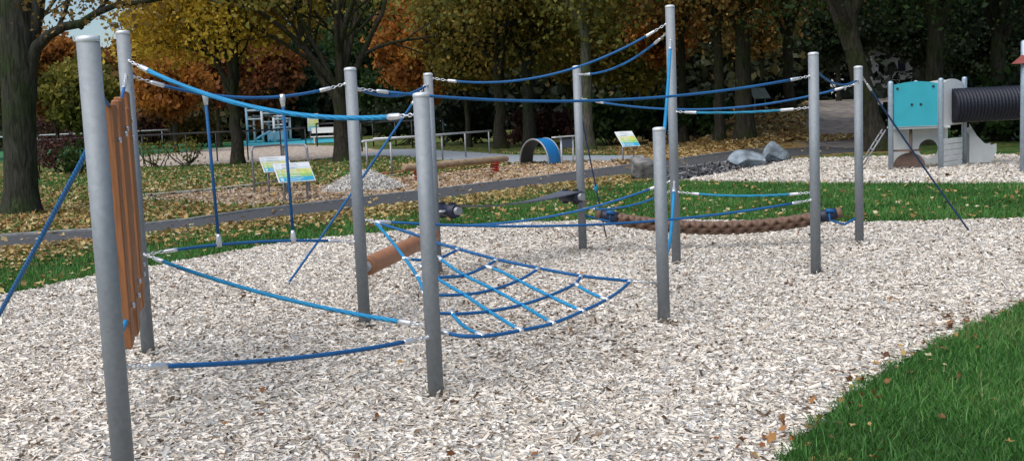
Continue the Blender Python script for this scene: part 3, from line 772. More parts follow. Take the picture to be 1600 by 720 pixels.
# ------------------------------------------------------------------ climbing net
Hc = POSTS['H']; Dc = POSTS['D']; 
nC = Vector((C_[0], C_[1], pz('C', 343))); nH = Vector((Hc[0], Hc[1], pz('H', 441))); nD = Vector((Dc[0], Dc[1], pz('D', 522)))
nn = (nH - nC).cross(nD - nC).normalized()
def NP(u, v):
    d = ray(u, v); t = (nC - CAM).dot(nn) / d.dot(nn); p = CAM + d * t
    if p.z < .07: p.z = .07
    return p
net = thing('climbing_net', 'low triangular blue climbing net stretched between three posts', 'climbing net', (nC + nH + nD) / 3)
def strand(name, pts, r, mat, ends=True, parent=None):
    P = [NP(*q) for q in pts]; out = []
    for i in range(len(P) - 1):        # Catmull-Rom
        a = P[max(i - 1, 0)]; b_ = P[i]; c = P[i + 1]; d = P[min(i + 2, len(P) - 1)]
        for j in range(6):
            t = j / 6; out.append(.5 * ((2 * b_) + (c - a) * t + (2 * a - 5 * b_ + 4 * c - d) * t * t + (3 * b_ - a - 3 * c + d) * t ** 3))
    out.append(P[-1]); m = MB(); m.tube(out, r, 10); o = m.build(name, mat, net)
    if ends:
        L = len(out)
        for a, b_ in ((0, 1), (L - 1, L - 2)):
            m = MB(); e = (out[b_] - out[a]).normalized(); m.tube([out[a] - e * .02, out[a] - e * .015, out[a] + e * .04, out[a] + e * .05], [r, r * 1.5, r * 1.5, r * 1.1], 10)
            m.build('ferrule', ZINC, o)
    return o
strand('edge_rope', [(588, 349), (612, 377), (635, 407), (652, 432), (664, 460), (672, 490), (680, 515)], .0125, ROPE_L, False)
strand('edge_rope', [(590, 348), (656, 369), (685, 380), (717, 389), (776, 405), (843, 419), (909, 431), (984, 439)], .0125, ROPE_D, False)
strand('edge_rope', [(690, 518), (725, 525), (765, 524), (813, 516), (863, 505), (910, 486), (947, 468), (970, 453), (985, 439)], .0125, ROPE_D)
for pts in ([(632, 404), (662, 406), (690, 402), (716, 389)], [(653, 432), (690, 433), (725, 430), (755, 418), (776, 406)],
            [(663, 458), (690, 461), (735, 459), (771, 452), (810, 438), (841, 420)], [(672, 488), (715, 490), (764, 486), (815, 476), (858, 462), (897, 444), (908, 431)]):
    strand('cross_rope', pts, .0115, ROPE_D)
for pts in ([(686, 403), (700, 413), (722, 428), (771, 452), (815, 476), (864, 505)], [(761, 417), (783, 424), (810, 438), (858, 462), (910, 486)],
            [(655, 415), (688, 438), (730, 463), (764, 486), (813, 516)], [(899, 444), (920, 456), (947, 468)], [(705, 487), (722, 507), (752, 524)]):
    strand('fan_rope', pts, .0125, ROPE_L)
m = MB(); a = NP(985, 439); b_ = end_at('H', nH.z, a); m.tube([a, b_], .007, 8); m.tube([b_ - Vector((.05, 0, 0)), b_], .011, 8); m.build('wire', ZINC, net)
m = MB(); a = NP(589, 348); b_ = end_at('C', nC.z, a); e = (a - b_); q = 3
for i in range(q): m.torus(b_ + e * ((i + .5) / q), e.cross(Vector((0, 0, 1))) if i % 2 else Vector((0, 0, 1)), e, e.length / q * .65, .013, .005)
m.tube([a - e.normalized() * .02, a + e.normalized() * .05], .024, 12); m.build('shackle', ZINC, net)
m = MB(); a = NP(688, 518); b_ = end_at('D', nD.z, a); m.tube([a, b_], .009, 8); m.build('shackle', ZINC, net)

# ------------------------------------------------------------------ park furniture beyond the path
DULLP = plain('dull_panel', (.16, .19, .16), .7, 0, .2, 5)  # one dull grey green for the board's panel and print
BOARDM = [WHITEP, plain('band_lime', (.52, .62, .14), .4), plain('band_green', (.30, .52, .16), .4), plain('band_yellow', (.62, .60, .20), .4), plain('band_cyan', (.03, .36, .55), .4), plain('print_grey', (.30, .36, .38), .5), plain('band_pale', (.60, .68, .70), .4)]
def board(label, ba, ht, w, drop, psi, grp='information boards on two legs', sl=.5):
    ba = Vector(ba); t = thing('info_board', label, 'info board', ba, grp)
    wv = Vector((math.cos(psi), math.sin(psi), 0)); sh = Vector((math.sin(psi), -math.cos(psi), 0)); sv = (sh * sl + Vector((0, 0, -drop))); sn = sv.normalized(); nrm = wv.cross(sn) * -1
    if nrm.z < 0: nrm = -nrm
    top = ba + Vector((0, 0, ht)) - wv * w / 2 - sv * .45
    m = MB(); c = top + wv * w / 2 + sv / 2; m.box(c - nrm * .012, w, sv.length, .024, wv, sn, bev=.006)
    pn_ = m.build('panel', WHITEP, t)
    m = MB(); rows = [(0.03, .24, 0), (.24, .34, 6), (.34, .48, 3), (.48, .60, 1), (.60, .76, 2), (.76, .97, 4)]
    for a, b2, mi in rows:
        q = [top + wv * w * u + sv * v + nrm * .004 for u, v in ((.03, a), (.97, a), (.97, b2), (.03, b2))]
        m.add(q, [(0, 1, 2, 3)], mi)
        for k_ in range(2):                       # rows of small print and a pictogram block
            v0 = a + (b2 - a) * (.28 + .36 * k_)
            q = [top + wv * w * u + sv * v + nrm * .006 for u, v in ((.22, v0), (.22 + .5 * random.uniform(.6, 1), v0), (.6, v0 + .02), (.22, v0 + .02))]
            q[2] = q[1] + sv * .02
            m.add(q, [(0, 1, 2, 3)], 0 if mi in (1, 2, 3, 4) else 5)
        q = [top + wv * w * u + sv * v + nrm * .006 for u, v in ((.07, a + .03), (.15, a + .03), (.15, b2 - .03), (.07, b2 - .03))]
        m.add(q, [(0, 1, 2, 3)], 6)
    m.build('print', BOARDM, pn_)
    for u in (.2, .82):
        p = top + wv * w * u + sv * .55 - nrm * .03; m = MB(); m.tube([(p.x, p.y, -.05), p], .025, 12); m.build('leg', GREYRAIL, t)
    return t
board('colour banded white board on two legs, nearer one of the overlapping pair', G(462, 314, 1e-6), .66, .82, .40, R(26))
board('colour banded white board partly covered by the nearer board of the overlapping pair', G(434, 302, 1e-6), .74, .72, .36, R(26))
board('colour banded board standing alone beside the brown boulder', G(981, 255, 1e-6), .78, .62, .46, R(24))
board('small grey board beyond the long handrail near the wood edge', G(703, 225, 1e-6), 1.25, .9, .3, R(30))
board('pale green upright looking board behind the black fence near the turquoise frame', G(491, 224, 1e-6), 1.6, .8, 1.25, R(5), sl=.1)
bd = board('dull board on the leafy bank between dark trunks', G(1187, 176), .9, .9, .5, R(20))
for ch in bd.children_recursive:
    if ch.name.startswith(('print', 'panel')):
        for q in range(len(ch.data.materials)): ch.data.materials[q] = DULLP

# two hurdle bars beside the boards
for (u0, v0, u1, v1, lab) in ((398, 304, 445, 297, 'silver hurdle bar with one leg clear of the boards'), (447, 299, 484, 301, 'silver hurdle bar rising behind the nearer colour banded board')):
    a = G(u0, v0, 1e-6); b_ = G(u1, v1, 1e-6); t = thing('hurdle_bar', lab, 'exercise bar', (a + b_) / 2, 'hurdle bars in the tan chip bed')
    h = 1.16; e = (b_ - a).normalized(); pts = []
    m = MB(); m.tube([a + Vector((0, 0, -.05)), a + Vector((0, 0, h - .1)), a + Vector((0, 0, h - .03)) + e * .03, a + Vector((0, 0, h)) + e * .10, b_ + Vector((0, 0, h)) - e * .10, b_ + Vector((0, 0, h - .03)) - e * .03, b_ + Vector((0, 0, h - .1)), b_ + Vector((0, 0, -.05))], .028, 12)
    m.build('bar', GREYRAIL, t)
    m = MB(); m.tube([a + Vector((0, 0, .26)) , b_ + Vector((0, 0, .26))], .018, 8); m.build('crossbar', GREYRAIL, t)

# long handrail
hr = thing('handrail', 'long silver handrail on five posts beside the paved path', 'handrail', G(690, 252, 1e-6))
bs = [G(u, v, 1e-6) for u, v in ((575, 272), (613, 276), (692, 252), (728, 246), (765, 241))]
a = G(569, 270, 1e-6); b_ = G(770, 241, 1e-6)
m = MB(); m.tube([bs[0] + Vector((-.12, 0, 1.02)), bs[2] + Vector((0, 0, 1.0)), bs[4] + Vector((.1, 0, .97))], .034, 12); m.build('rail', CAPM, hr)
m = MB(); m.tube([bs[1] + Vector((-.5, 0, 1.12)), bs[1] + Vector((1.4, 1.5, 1.12))], .03, 12); m.build('rail', CAPM, hr)
for q in bs: m = MB(); m.tube([q + Vector((0, 0, -.05)), q + Vector((0, 0, 1.0))], .032, 12); m.build('post', GREYRAIL, hr)

# log beam on red springs
a = at(630, 262, 28.6); b_ = at(792, 248, 31.8)
t = thing('spring_log', 'pale round log balanced on two red coil springs', 'balance log', ((a.x + b_.x) / 2, (a.y + b_.y) / 2, 0))
e = (b_ - a).normalized(); m = MB(); m.tube([a, a + e * .02, b_ - e * .02, b_], [.075, .09, .09, .075], 20); m.build('log', PALEWOOD, t)
for u in (.13, .87):
    p = a.lerp(b_, u); hh = p.z - .08; m = MB()
    pts = [(p.x + .105 * math.cos(i * .5), p.y + .105 * math.sin(i * .5), hh * i / 56) for i in range(57)]
    m.tube(pts, .021, 8); m.tube([(p.x, p.y, 0), (p.x, p.y, .02)], .13, 16); m.tube([(p.x, p.y, hh - .02), (p.x, p.y, hh + .02)], .12, 16); m.build('spring', RED, t)
a = at(588, 274, 32.0); b_ = at(762, 256, 36.0)
t = thing('balance_beam', 'low square timber beam on short legs behind the spring log', 'balance beam', ((a.x + b_.x) / 2, (a.y + b_.y) / 2, 0))
e = (b_ - a); m = MB(); m.box((a + b_) / 2, e.length, .16, .14, e, (-e.y, e.x, 0), bev=.015); m.build('beam', LOGM, t)
for u in (.08, .38, .62, .92):
    p = a.lerp(b_, u); m = MB(); m.tube([(p.x, p.y, -.05), (p.x, p.y, p.z - .06)], .045, 10); m.build('leg', GREYRAIL, t)

# arch tunnel
g0 = G(812, 259, 1e-6); g1 = G(858, 259.5, 1e-6); c = (g0 + g1) / 2; wv = (g1 - g0); hw = wv.length / 2; wv.normalize(); ax = (Vector((.55, .83, 0))).normalized() * .75
t = thing('play_arch', 'small arched tunnel with bright blue skin and silver rims', 'play tunnel', c + ax / 2)
def arch(c0, r, n=22): return [c0 + wv * (-r * math.cos(math.pi * i / n)) + Vector((0, 0, .08 + r * 1.16 * math.sin(math.pi * i / n))) for i in range(n + 1)]
m = MB(); n = 22; o0 = arch(c, hw); o1 = arch(c + ax, hw); i0 = arch(c, hw - .03); i1 = arch(c + ax, hw - .03)
m.add(o0 + o1, [(i, i + 1, n + 2 + i, n + 1 + i) for i in range(n)], 0, True); m.add(i0 + i1, [(i, i + 1, n + 2 + i, n + 1 + i) for i in range(n)], 1, True)
o = m.build('skin', [BLUESHEET, DARKSHEET], t)
for q in (c, c + ax):
    m = MB(); pts = arch(q, hw - .012); m.tube([pts[0] - Vector((0, 0, .14))] + pts + [pts[-1] - Vector((0, 0, .14))], .03, 10); m.build('rim', GREYRAIL, t)

# board seen from behind
a = G(878, 258, 1e-6); b_ = G(896, 256, 1e-6); t = thing('lectern', 'dark backed lectern panel on two posts next to the blue arch', 'lectern', (a + b_) / 2)
e = (b_ - a).normalized(); nrm = Vector((-e.y, e.x, 0))
for q in (a, b_): m = MB(); m.tube([q + Vector((0, 0, -.05)), q + Vector((0, 0, .86))], .03, 10); m.build('leg', CAPM, t)
m = MB(); m.box((a + b_) / 2 + Vector((0, 0, .67)), (b_ - a).length - .07, .03, .30, e, nrm, bev=.005); m.build('panel', plain('slate_panel', (.12, .14, .18), .5), t)
m = MB(); m.box((a + b_) / 2 + Vector((0, 0, .885)) - e * .18, (b_ - a).length + .45, .16, .04, e, nrm, bev=.008); m.build('top', GREYP, t)

# pile of fresh chips
pc = G(570, 297, 1e-6); m = MB(); nr, na = 10, 40; vs = []
for i in range(nr + 1):
    for j in range(na):
        an = 2 * math.pi * j / na; r_ = i / nr * (1 + .08 * math.sin(3 * an) + .05 * math.sin(7 * an + 1)); z = .47 * (1 - (i / nr) ** 1.35) * (1 + .06 * math.sin(5 * an + i))
        vs.append(pc + Vector((1.02 * r_ * math.cos(an), .8 * r_ * math.sin(an), z - .02)))
m.add(vs, [(i * na + j, i * na + (j + 1) % na, (i + 1) * na + (j + 1) % na, (i + 1) * na + j) for i in range(nr) for j in range(na)], 0, True)
cp = m.build('chip_pile', BEDM, None, pc); tag(cp, 'low heap of fresh pale wood chips beside the path', 'chip heap')
n = 4200; rr = np.sqrt(rng.uniform(0, 1, n)); an = rng.uniform(0, 2 * np.pi, n)
zz = .47 * (1 - rr ** 1.35) - .01
o = chips('loose_chips', pc.x + 1.04 * rr * np.cos(an), pc.y + .82 * rr * np.sin(an), .075, CHIPW, .03, zz, .7)
o.parent = cp; o.matrix_parent_inverse = Matrix.Translation(-pc)

# boulders
def boulder(label, u, v, w, d, h, mat, seed):
    rs = np.random.default_rng(seed); c = G(u, v, 1e-6); import bmesh
    bm = bmesh.new(); bmesh.ops.create_icosphere(bm, subdivisions=4, radius=1)
    pl = [(Vector(rs.normal(0, 1, 3)).normalized(), rs.uniform(.5, .85)) for _ in range(17)]
    ofs = rs.uniform(0, 6, 3)
    for q in bm.verts:
        p = q.co.copy(); 
        for nrm, dd in pl:
            s_ = p.dot(nrm)
            if s_ > dd: p -= nrm * (s_ - dd)
        p *= 1 + .025 * math.sin(p.x * 7 + ofs[0]) * math.sin(p.y * 6 + ofs[1]) + rs.uniform(-.02, .02)
        q.co = Vector((p.x * w / 1.55, p.y * d / 1.55, p.z * h / 1.15 + h * .36))
    me = bpy.data.meshes.new('boulder'); bm.to_mesh(me); bm.free(); me.materials.append(mat)
    o = bpy.data.objects.new('boulder', me); col.objects.link(o); o.location = c; o.rotation_euler.z = rs.uniform(-.3, .3)
    return tag(o, label, 'boulder', 'boulders along the path')
boulder('jagged brown grey boulder behind the shortest post', 1004, 283, .74, .6, .52, STONE_G, 5)
boulder('blue grey boulder lying lower on dark gravel, nearer of the pair', 1170, 261, .90, .6, .43, STONE_B, 14)
boulder('blue grey boulder standing taller with a flat top, further of the pair', 1207, 252, .80, .6, .52, STONE_B, 31)

# ------------------------------------------------------------------ play tower with crawl tunnel
def onp(u, v, Y): return at(u, v, Y)
f0 = G(1392, 267, 1e-6); f1 = G(1470, 264.5, 1e-6); e = (f1 - f0); tw = e.length; e.normalize(); bk = Vector((-e.y, e.x, 0)); dp = 1.15
pt = thing('play_tower', 'turquoise panelled play tower with slide and dark ribbed crawl tunnel', 'play tower', (f0 + f1) / 2)
Zv = Vector((0, 0, 1))
P = [f0, f1, f1 + bk * dp + e * .80, f0 + bk * dp + e * .80]
for q, h in zip(P, (2.08, 2.10, 2.12, 2.08)):
    m = MB(); m.lathe(q, [(.06, -.05), (.06, h - .05), (.056, h - .02), (.03, h), (.004, h + .005)], 20); m.build('tower_post', STEEL if False else plain('post_blue_grey', (.38, .46, .53), .4, .3, .08), pt)
def panel(name, c0, X, w, z0, z1, th, mat, archh=0.0, hole=None, nrm=None):
    nrm = nrm or Vector((-X.y, X.x, 0)); n = 14
    out = [c0 + Zv * z0, c0 + X * w + Zv * z0] + [c0 + X * (w * (1 - i / n)) + Zv * (z1 + archh * math.sin(math.pi * i / n)) for i in range(n + 1)]
    m = MB()
    if hole:
        hx, hz, hr_ = hole; k = 28; ring = [c0 + X * (hx + hr_ * math.cos(2 * math.pi * i / k)) + Zv * (hz + hr_ * math.sin(2 * math.pi * i / k)) for i in range(k)]
        allp = out + ring; tri = tessellate_polygon([out, ring[::-1]]); seq = out + ring[::-1]; L = len(seq)
        vs = seq + [p + nrm * th for p in seq]; fs = [tuple(t_) for t_ in tri] + [tuple(i + L for i in reversed(t_)) for t_ in tri]
        lo = len(out)
        fs += [(i, (i + 1) % lo, (i + 1) % lo + L, i + L) for i in range(lo)] + [(lo + i, lo + (i + 1) % k, lo + (i + 1) % k + L, lo + i + L) for i in range(k)]
        m.add(vs, fs)
    else: m.prism(out, nrm * th)
    return m.build(name, mat, pt)
tp = panel('front_panel', f0 + e * .07 - bk * .01, e, tw - .14, 1.02, 1.99, .03, TEAL, .06)
m = MB()
for u, z in ((.15, 1.9), (tw - .17, 1.92), (tw * .42, 1.52), (tw * .60, 1.52)):
    q = f0 + e * u - bk * .012 + Zv * z; m.tube([q, q - bk * .015], .028, 12)
m.build('bolt', BLACK, tp)
m = MB(); m.box(f0 + e * tw / 2 + bk * (dp / 2) + Zv * .98 + e * .17, tw + .1, dp - .1, .05, e, bk); m.build('platform', GREYP, pt)
panel('lower_panel', f0 + e * .10 + bk * .55, e, tw + .18, .12, .95, .03, GREYP, 0, (.86, .46, .22))
panel('back_panel', f0 + bk * dp + e * .95, e, tw - .2, 1.05, 2.0, .03, GREYP, .07)
sX = (P[2] - P[1]).normalized(); panel('side_panel', P[1] + sX * .08, sX, (P[2] - P[1]).length - .16, 1.0, 1.98, .03, WHITEP, .10)
m = MB(); q = f0 + e * .50 + bk * .25; m.tube([q + Zv * -.05, q + Zv * .98], .035, 10); m.build('support_post', BROWNP, pt)
m = MB(); cc = q + Zv * .44 - e * .12; k = 20; m.prism([cc + e * (.33 * math.cos(math.pi * i / k)) + Zv * 0 - bk * (.05 + .26 * math.sin(math.pi * i / k)) for i in range(k + 1)], Zv * .04); m.box(q + Zv * .2, .08, .08, .36, e, bk); m.build('play_counter', BROWNP, pt)
m = MB(); m.prism([f0 + e * (.08 + .36 + .36 * math.cos(math.pi * i / k)) + bk * .12 + Zv * (.08 + .32 * math.sin(math.pi * i / k)) for i in range(k + 1)], bk * .03); m.build('arch_board', BROWNP, pt)
m = MB()
for i in range(5): m.box(P[1] + sX * .56 + Zv * (.09 + .135 * i) - e * (-.03 + .0 * i), (P[2] - P[1]).length - .2, .05, .125, sX, e, bev=.01)
m.build('steps', GREYP, pt)
# slide at the back: two side cheeks and a chute
so_ = P[2] + e * .12; 
prof = [(0, 1.0), (.16, .72), (.34, .52), (.50, .47), (.62, .50), (.62, .30), (.50, .05), (.0, .05)]
m = MB(); m.prism([so_ + e * u * 1.0 + Zv * z for u, z in prof], bk * .04); m.prism([so_ + bk * .5 + e * u + Zv * z for u, z in prof], bk * .04); m.build('slide_side', GREYP, pt)
m = MB(); pf_ = [(0, .9), (.16, .62), (.34, .42), (.52, .37), (.62, .37)]; vs = []
for u, z in pf_: vs += [so_ + bk * .04 + e * u + Zv * z, so_ + bk * .5 + e * u + Zv * z]
m.add(vs, [(2 * i, 2 * i + 1, 2 * i + 3, 2 * i + 2) for i in range(4)]); m.build('slide_chute', CAPM, pt)
# slanting rope ladder on the far side
m = MB(); la = f0 + bk * .55 + Zv * .95 - e * .05; lb = f0 + bk * .55 - e * .62 + Zv * .05
for s_ in (-.22, .22): m.tube([la + bk * s_, lb + bk * s_], .018, 8)
for i in range(5):
    q = la.lerp(lb, (i + .5) / 5); m.tube([q - bk * .24, q + bk * .24], .02, 8)
m.build('ladder', GREYRAIL, pt)
# crawl tunnel
ta = at(1484, 165.5, P[1].y + .55); tb = at(1606, 159.5, P[1].y + .75); td = (tb - ta).normalized(); m = MB(); pts = []; rad = []
nr_ = 23; LT = (tb - ta).length
for i in range(nr_ * 6 + 1):
    u = i / (nr_ * 6); pts.append(ta + (tb - ta) * u); ph = (i % 6) / 6; rad.append(.375 + .03 * (1 if .17 <= ph <= .6 else (0 if ph > .75 or ph < .01 else .6)))
m.tube(pts, rad, 32, 0, True, False); m.build('crawl_tunnel', TUNNELM, pt)
m = MB(); m.tube([ta - Zv * .40, tb - Zv * .40], .012, 6); m.build('tunnel_cable', plain('cable_green', (.12, .15, .05), .6), pt)
# second tower of the unit, mostly outside the picture
s0 = G(1598, 271, 1e-6); Q = [s0, s0 + e * tw, s0 + e * (tw + .8) + bk * dp, s0 + e * .8 + bk * dp]
for q in Q: m = MB(); m.lathe(q, [(.06, -.05), (.06, 2.75), (.03, 2.78)], 20); m.build('tower_post', plain('post_blue_grey', (.38, .46, .53), .4, .3, .08), pt)
m = MB(); m.box((Q[0] + Q[2]) / 2 + Zv * .98, tw, dp - .1, .05, e, bk); m.build('platform', GREYP, pt)
panel('front_panel', s0 + e * .07, e, tw - .14, 1.02, 1.99, .03, TEAL, .06)
m = MB(); cc = (Q[0] + Q[2]) / 2; hx = tw / 2 + .26; hy = dp / 2 + .2; ba = [cc + e * (hx * i + .4 * j - .04) + bk * (hy * j) + Zv * 2.30 for i, j in ((-1, -1), (1, -1), (1, 1), (-1, 1))]
m.add(ba + [cc + Zv * 3.2], [(0, 1, 4), (1, 2, 4), (2, 3, 4), (3, 0, 4), (0, 3, 2, 1)]); m.build('roof', REDDARK, pt)

# ------------------------------------------------------------------ fences, frame, masts, far building
def fence(label, pts, h, mat, nrail=1, step=None, r=.03, name='railing'):
    t = thing(name, label, 'railing', pts[0], 'railings round the sports ground')
    for i, p in enumerate(pts):
        m = MB(); m.tube([p + Zv * -.05, p + Zv * h], r, 8); m.build('post', mat, t)
    for k_ in range(nrail):
        m = MB(); z = h - k_ * .45
        m.tube([p + Zv * z for p in pts], r * 1.15, 8); m.build('rail', mat, t)
    return t
fence('dark railing behind the thin shrubs at the sports ground', [G(u, v, 1e-6) for u, v in ((62, 268), (145, 262), (225, 258), (293, 254), (340, 252), (388, 250), (440, 246), (479, 240))], 1.35, BLACKRAIL, 1, r=.034)
fence('short black railing corner in front of the pale green upright board', [G(u, v, 1e-6) for u, v in ((496, 229), (524, 229))], 1.45, BLACKRAIL, 1, r=.045)
fence('black railing on thin posts seen past the net corner post', [G(u, v, 1e-6) for u, v in ((566, 237), (584, 229), (619, 229), (645, 231), (694, 229))], 1.45, BLACKRAIL, 1, r=.045)
fence('pale grey pitch barrier beyond the dark railing', [G(u, v, 1e-6) for u, v in ((-60, 246), (60, 240), (160, 236), (255, 232), (337, 228))], 1.4, GREYRAIL, 1, r=.06)

# turquoise climbing frame
Yf = 88.0; cf = G(425, 223, 1e-6); Yf = cf.y
t = thing('climbing_tower', 'white and blue climbing frame with a pale blue ramp on turquoise rubber', 'climbing frame', cf)
cols = [(384, 167), (396, 179), (408, 170), (419, 176), (427, 184), (433, 173), (444, 179), (452, 184)]
tops = []
for i, (u, v) in enumerate(cols):
    p = at(u, v, Yf + (0 if i % 2 == 0 else 1.8)); tops.append(p); m = MB(); m.tube([(p.x, p.y, -.05), p], .10, 8); m.build('frame_post', WHITEP if i % 3 else PALEBLUE, t)
m = MB()
for a, b_, dz in ((0, 2, .3), (1, 3, .4), (2, 5, .5), (3, 6, .3), (5, 7, .8), (4, 7, .2), (0, 1, .6), (6, 7, .2)):
    z = min(tops[a].z, tops[b_].z) - dz * .4; m.tube([(tops[a].x, tops[a].y, z), (tops[b_].x, tops[b_].y, z)], .08, 8)
    m.tube([(tops[a].x, tops[a].y, z - .7), (tops[b_].x, tops[b_].y, z - .7)], .06, 8)
m.build('bars', WHITEP, t)
m = MB(); a = at(399, 218, Yf - 1.5); b_ = at(424, 204, Yf - .2); d = b_ - a; m.box((a + b_) / 2, d.length, .7, .1, d, (0, 1, 0)); m.build('ramp', PALEBLUE, t)
m = MB(); a = at(434, 212, Yf + .8); m.box(a, 1.6, .6, .7, (1, 0, 0), (0, 1, 0), bev=.05); m.build('climbing_wall', PALEBLUE, t)
t = thing('park_bench', 'white bench by the blue rubber surface near a thick trunk', 'bench', G(512, 224, 1e-6))
q = G(512, 224, 1e-6); m = MB(); m.box(q + Zv * .5, 2.3, .5, .08, (1, 0, 0), (0, 1, 0)); m.build('seat', WHITEP, t)
m = MB(); m.box(q + Zv * .95 + Vector((0, .28, 0)), 2.3, .06, .4, (1, 0, 0), (0, 1, 0)); m.build('backrest', WHITEP, t)
for s_ in (-.9, .9): m = MB(); m.box(q + Zv * .25 + Vector((s_, 0, 0)), .1, .45, .46, (1, 0, 0), (0, 1, 0)); m.build('leg', GREYP, t)

def mast(label, u, v, Y, heads, r):
    p = at(u, v, Y); base = Vector((p.x, p.y, 0)); t = thing('floodlight_mast', label, 'floodlight', base)
    m = MB(); m.tube([base, Vector((p.x, p.y, p.z))], [r, r * .55], 10); m.build('pole', GREYRAIL, t)
    m = MB(); m.box(p, heads * 1.1 + .3, .1, .12, (1, 0, 0), (0, 1, 0)); m.build('crossarm', GREYRAIL, t)
    for i in range(heads):
        q = p + Vector(((i - (heads - 1) / 2) * 1.1, -.15, .2)); m = MB(); m.box(q, .75, .45, .34, (1, 0, 0), (0, 1, -.4), bev=.05); m.build('lamp', DARKSHEET, t)
mast('twin headed floodlight mast against the sky behind the planks', 186, 41, 118, 2, .14)
mast('slender grey floodlight mast rising in front of the red crown', 391, 50, 105, 1, .17)

# white building beyond the wood, seen through gaps
b0 = at(1392, 150, 113); bz = thing('house', 'white rendered house glimpsed through the dark trees behind the play tower', 'house', (b0.x, 113, 0))
m = MB(); m.box((b0.x + 1.0, 116, 3.4), 6.0, 6, 6.8, (1, 0, 0), (0, 1, 0)); m.build('wall', WALLW, bz)
m = MB(); X0, X1 = b0.x - 2.3, b0.x + 4.3
m.add([(X0, 112.6, 6.75), (X1, 112.6, 6.75), (X1, 119.4, 6.75), (X0, 119.4, 6.75), (X0, 116, 9.2), (X1, 116, 9.2)], [(0, 1, 5, 4), (2, 3, 4, 5), (0, 4, 3), (1, 2, 5), (0, 3, 2, 1)]); m.build('roof', plain('roof_tile', (.12, .07, .055), .8), bz)
for xx in (-.9, 1.1, 3.0):
    for z in (1.9, 4.7):
        m = MB(); m.box((b0.x + xx, 112.99, z), .95, .08, 1.3, (1, 0, 0), (0, 1, 0)); w_ = m.build('window', WHITEP, bz)
        m = MB(); m.box((b0.x + xx, 112.94, z), .78, .04, 1.12, (1, 0, 0), (0, 1, 0)); m.build('pane', GLASS, w_)
vb = at(1317, 142, 122); van = thing('parked_van', 'white van with a dark window parked behind the hill path', 'van', (vb.x, 122, hgt(vb.x, 122)))
zb = hgt(vb.x, 122)
m = MB(); prof = [(-1.0, .3), (1.0, .3), (1.0, 1.5), (.88, 2.25), (-.88, 2.25), (-1.0, 1.5)]
m.prism([Vector((vb.x + u, 122, zb + z)) for u, z in prof], (0, 4.6, 0)); m.build('body', WALLW, van)
m = MB(); m.prism([Vector((vb.x + u, 121.97, zb + z)) for u, z in ((-.84, 1.42), (.84, 1.42), (.72, 2.1), (-.72, 2.1))], (0, .05, 0)); m.build('window', GLASS, van)
for u in (-.85, .85):
    for yy in (122.9, 125.7): m = MB(); m.tube([(vb.x + u - .11, yy, zb + .33), (vb.x + u + .11, yy, zb + .33)], .33, 18); m.build('wheel', BLACK, van)
    m = MB(); m.box((vb.x + u * .9, 121.97, zb + .95), .16, .06, .3, (1, 0, 0), (0, 1, 0)); m.build('tail_light', RED, van)

# ------------------------------------------------------------------ trees
def leafmat(name, a, b_, c, d=None, tr=.45):
    st = [(0, a), (.45, b_), (.8, c), (1, d or c)]
    return attr_mat(name, st, .6, tr)
LM = dict(
    yellow=leafmat('leaf_yellow', (.26, .16, .02), (.54, .36, .035), (.72, .52, .065), (.76, .60, .13)),
    orange=leafmat('leaf_orange', (.14, .05, .012), (.33, .125, .022), (.46, .19, .03), (.52, .28, .05)),
    rust=leafmat('leaf_rust', (.09, .03, .012), (.21, .07, .022), (.30, .11, .03), (.38, .18, .045)),
    olive=leafmat('leaf_olive', (.06, .07, .016), (.17, .17, .03), (.29, .255, .05), (.44, .32, .07)),
    mixed=leafmat('leaf_mixed', (.06, .075, .016), (.19, .17, .03), (.36, .24, .045), (.50, .32, .065)),
    brown=leafmat('leaf_brown', (.07, .052, .018), (.20, .13, .034), (.32, .195, .05), (.44, .29, .085)),
    green=leafmat('leaf_green', (.014, .03, .008), (.03, .065, .014), (.055, .10, .02), (.11, .13, .03)),
    dark=leafmat('leaf_shade_dark', (.007, .012, .005), (.014, .026, .009), (.026, .045, .013), (.05, .06, .018)),  # near-black leaves: shade under the canopy put into the colour
    conifer=leafmat('leaf_conifer', (.012, .03, .016), (.03, .065, .032), (.05, .10, .05), (.08, .13, .07)),
    bush=leafmat('leaf_purple_brown', (.035, .016, .014), (.085, .035, .028), (.14, .06, .045), (.2, .1, .06)),
)
def leaf_cloud(name, cen, srad, per, size, mat, parent, seed, flat=.45):
    rs = np.random.default_rng(seed); K = len(cen)
    C = np.repeat(np.array(cen), per, 0); n = len(C)
    q = C + rs.normal(0, 1, (n, 3)) * np.array([srad, srad, srad * .7])
    nr_ = rs.normal(0, 1, (n, 3)) * np.array([1, 1, flat]) + np.array([0, 0, .5]); nr_ /= np.linalg.norm(nr_, axis=1, keepdims=True)
    a = np.cross(nr_, rs.normal(0, 1, (n, 3))); a /= np.linalg.norm(a, axis=1, keepdims=True); b_ = np.cross(nr_, a)
    s = (size * np.clip(rs.lognormal(0, .25, n), .5, 1.5))[:, None]; f = rs.uniform(-.15, .25, (n, 1))
    q[:, 2] = np.maximum(q[:, 2], .12)
    V = np.stack([q - a * s * .55, q - b_ * s * .36 + nr_ * s * f, q + a * s * .55, q + b_ * s * .36 + nr_ * s * f], 1)
    cr = np.repeat(rs.uniform(0, 1, K), per); rnd = np.clip(.55 * cr + .45 * rs.uniform(0, 1, n) + rs.normal(0, .06, n), 0, 1)
    return quads_obj(name, V, mat, rnd, parent)

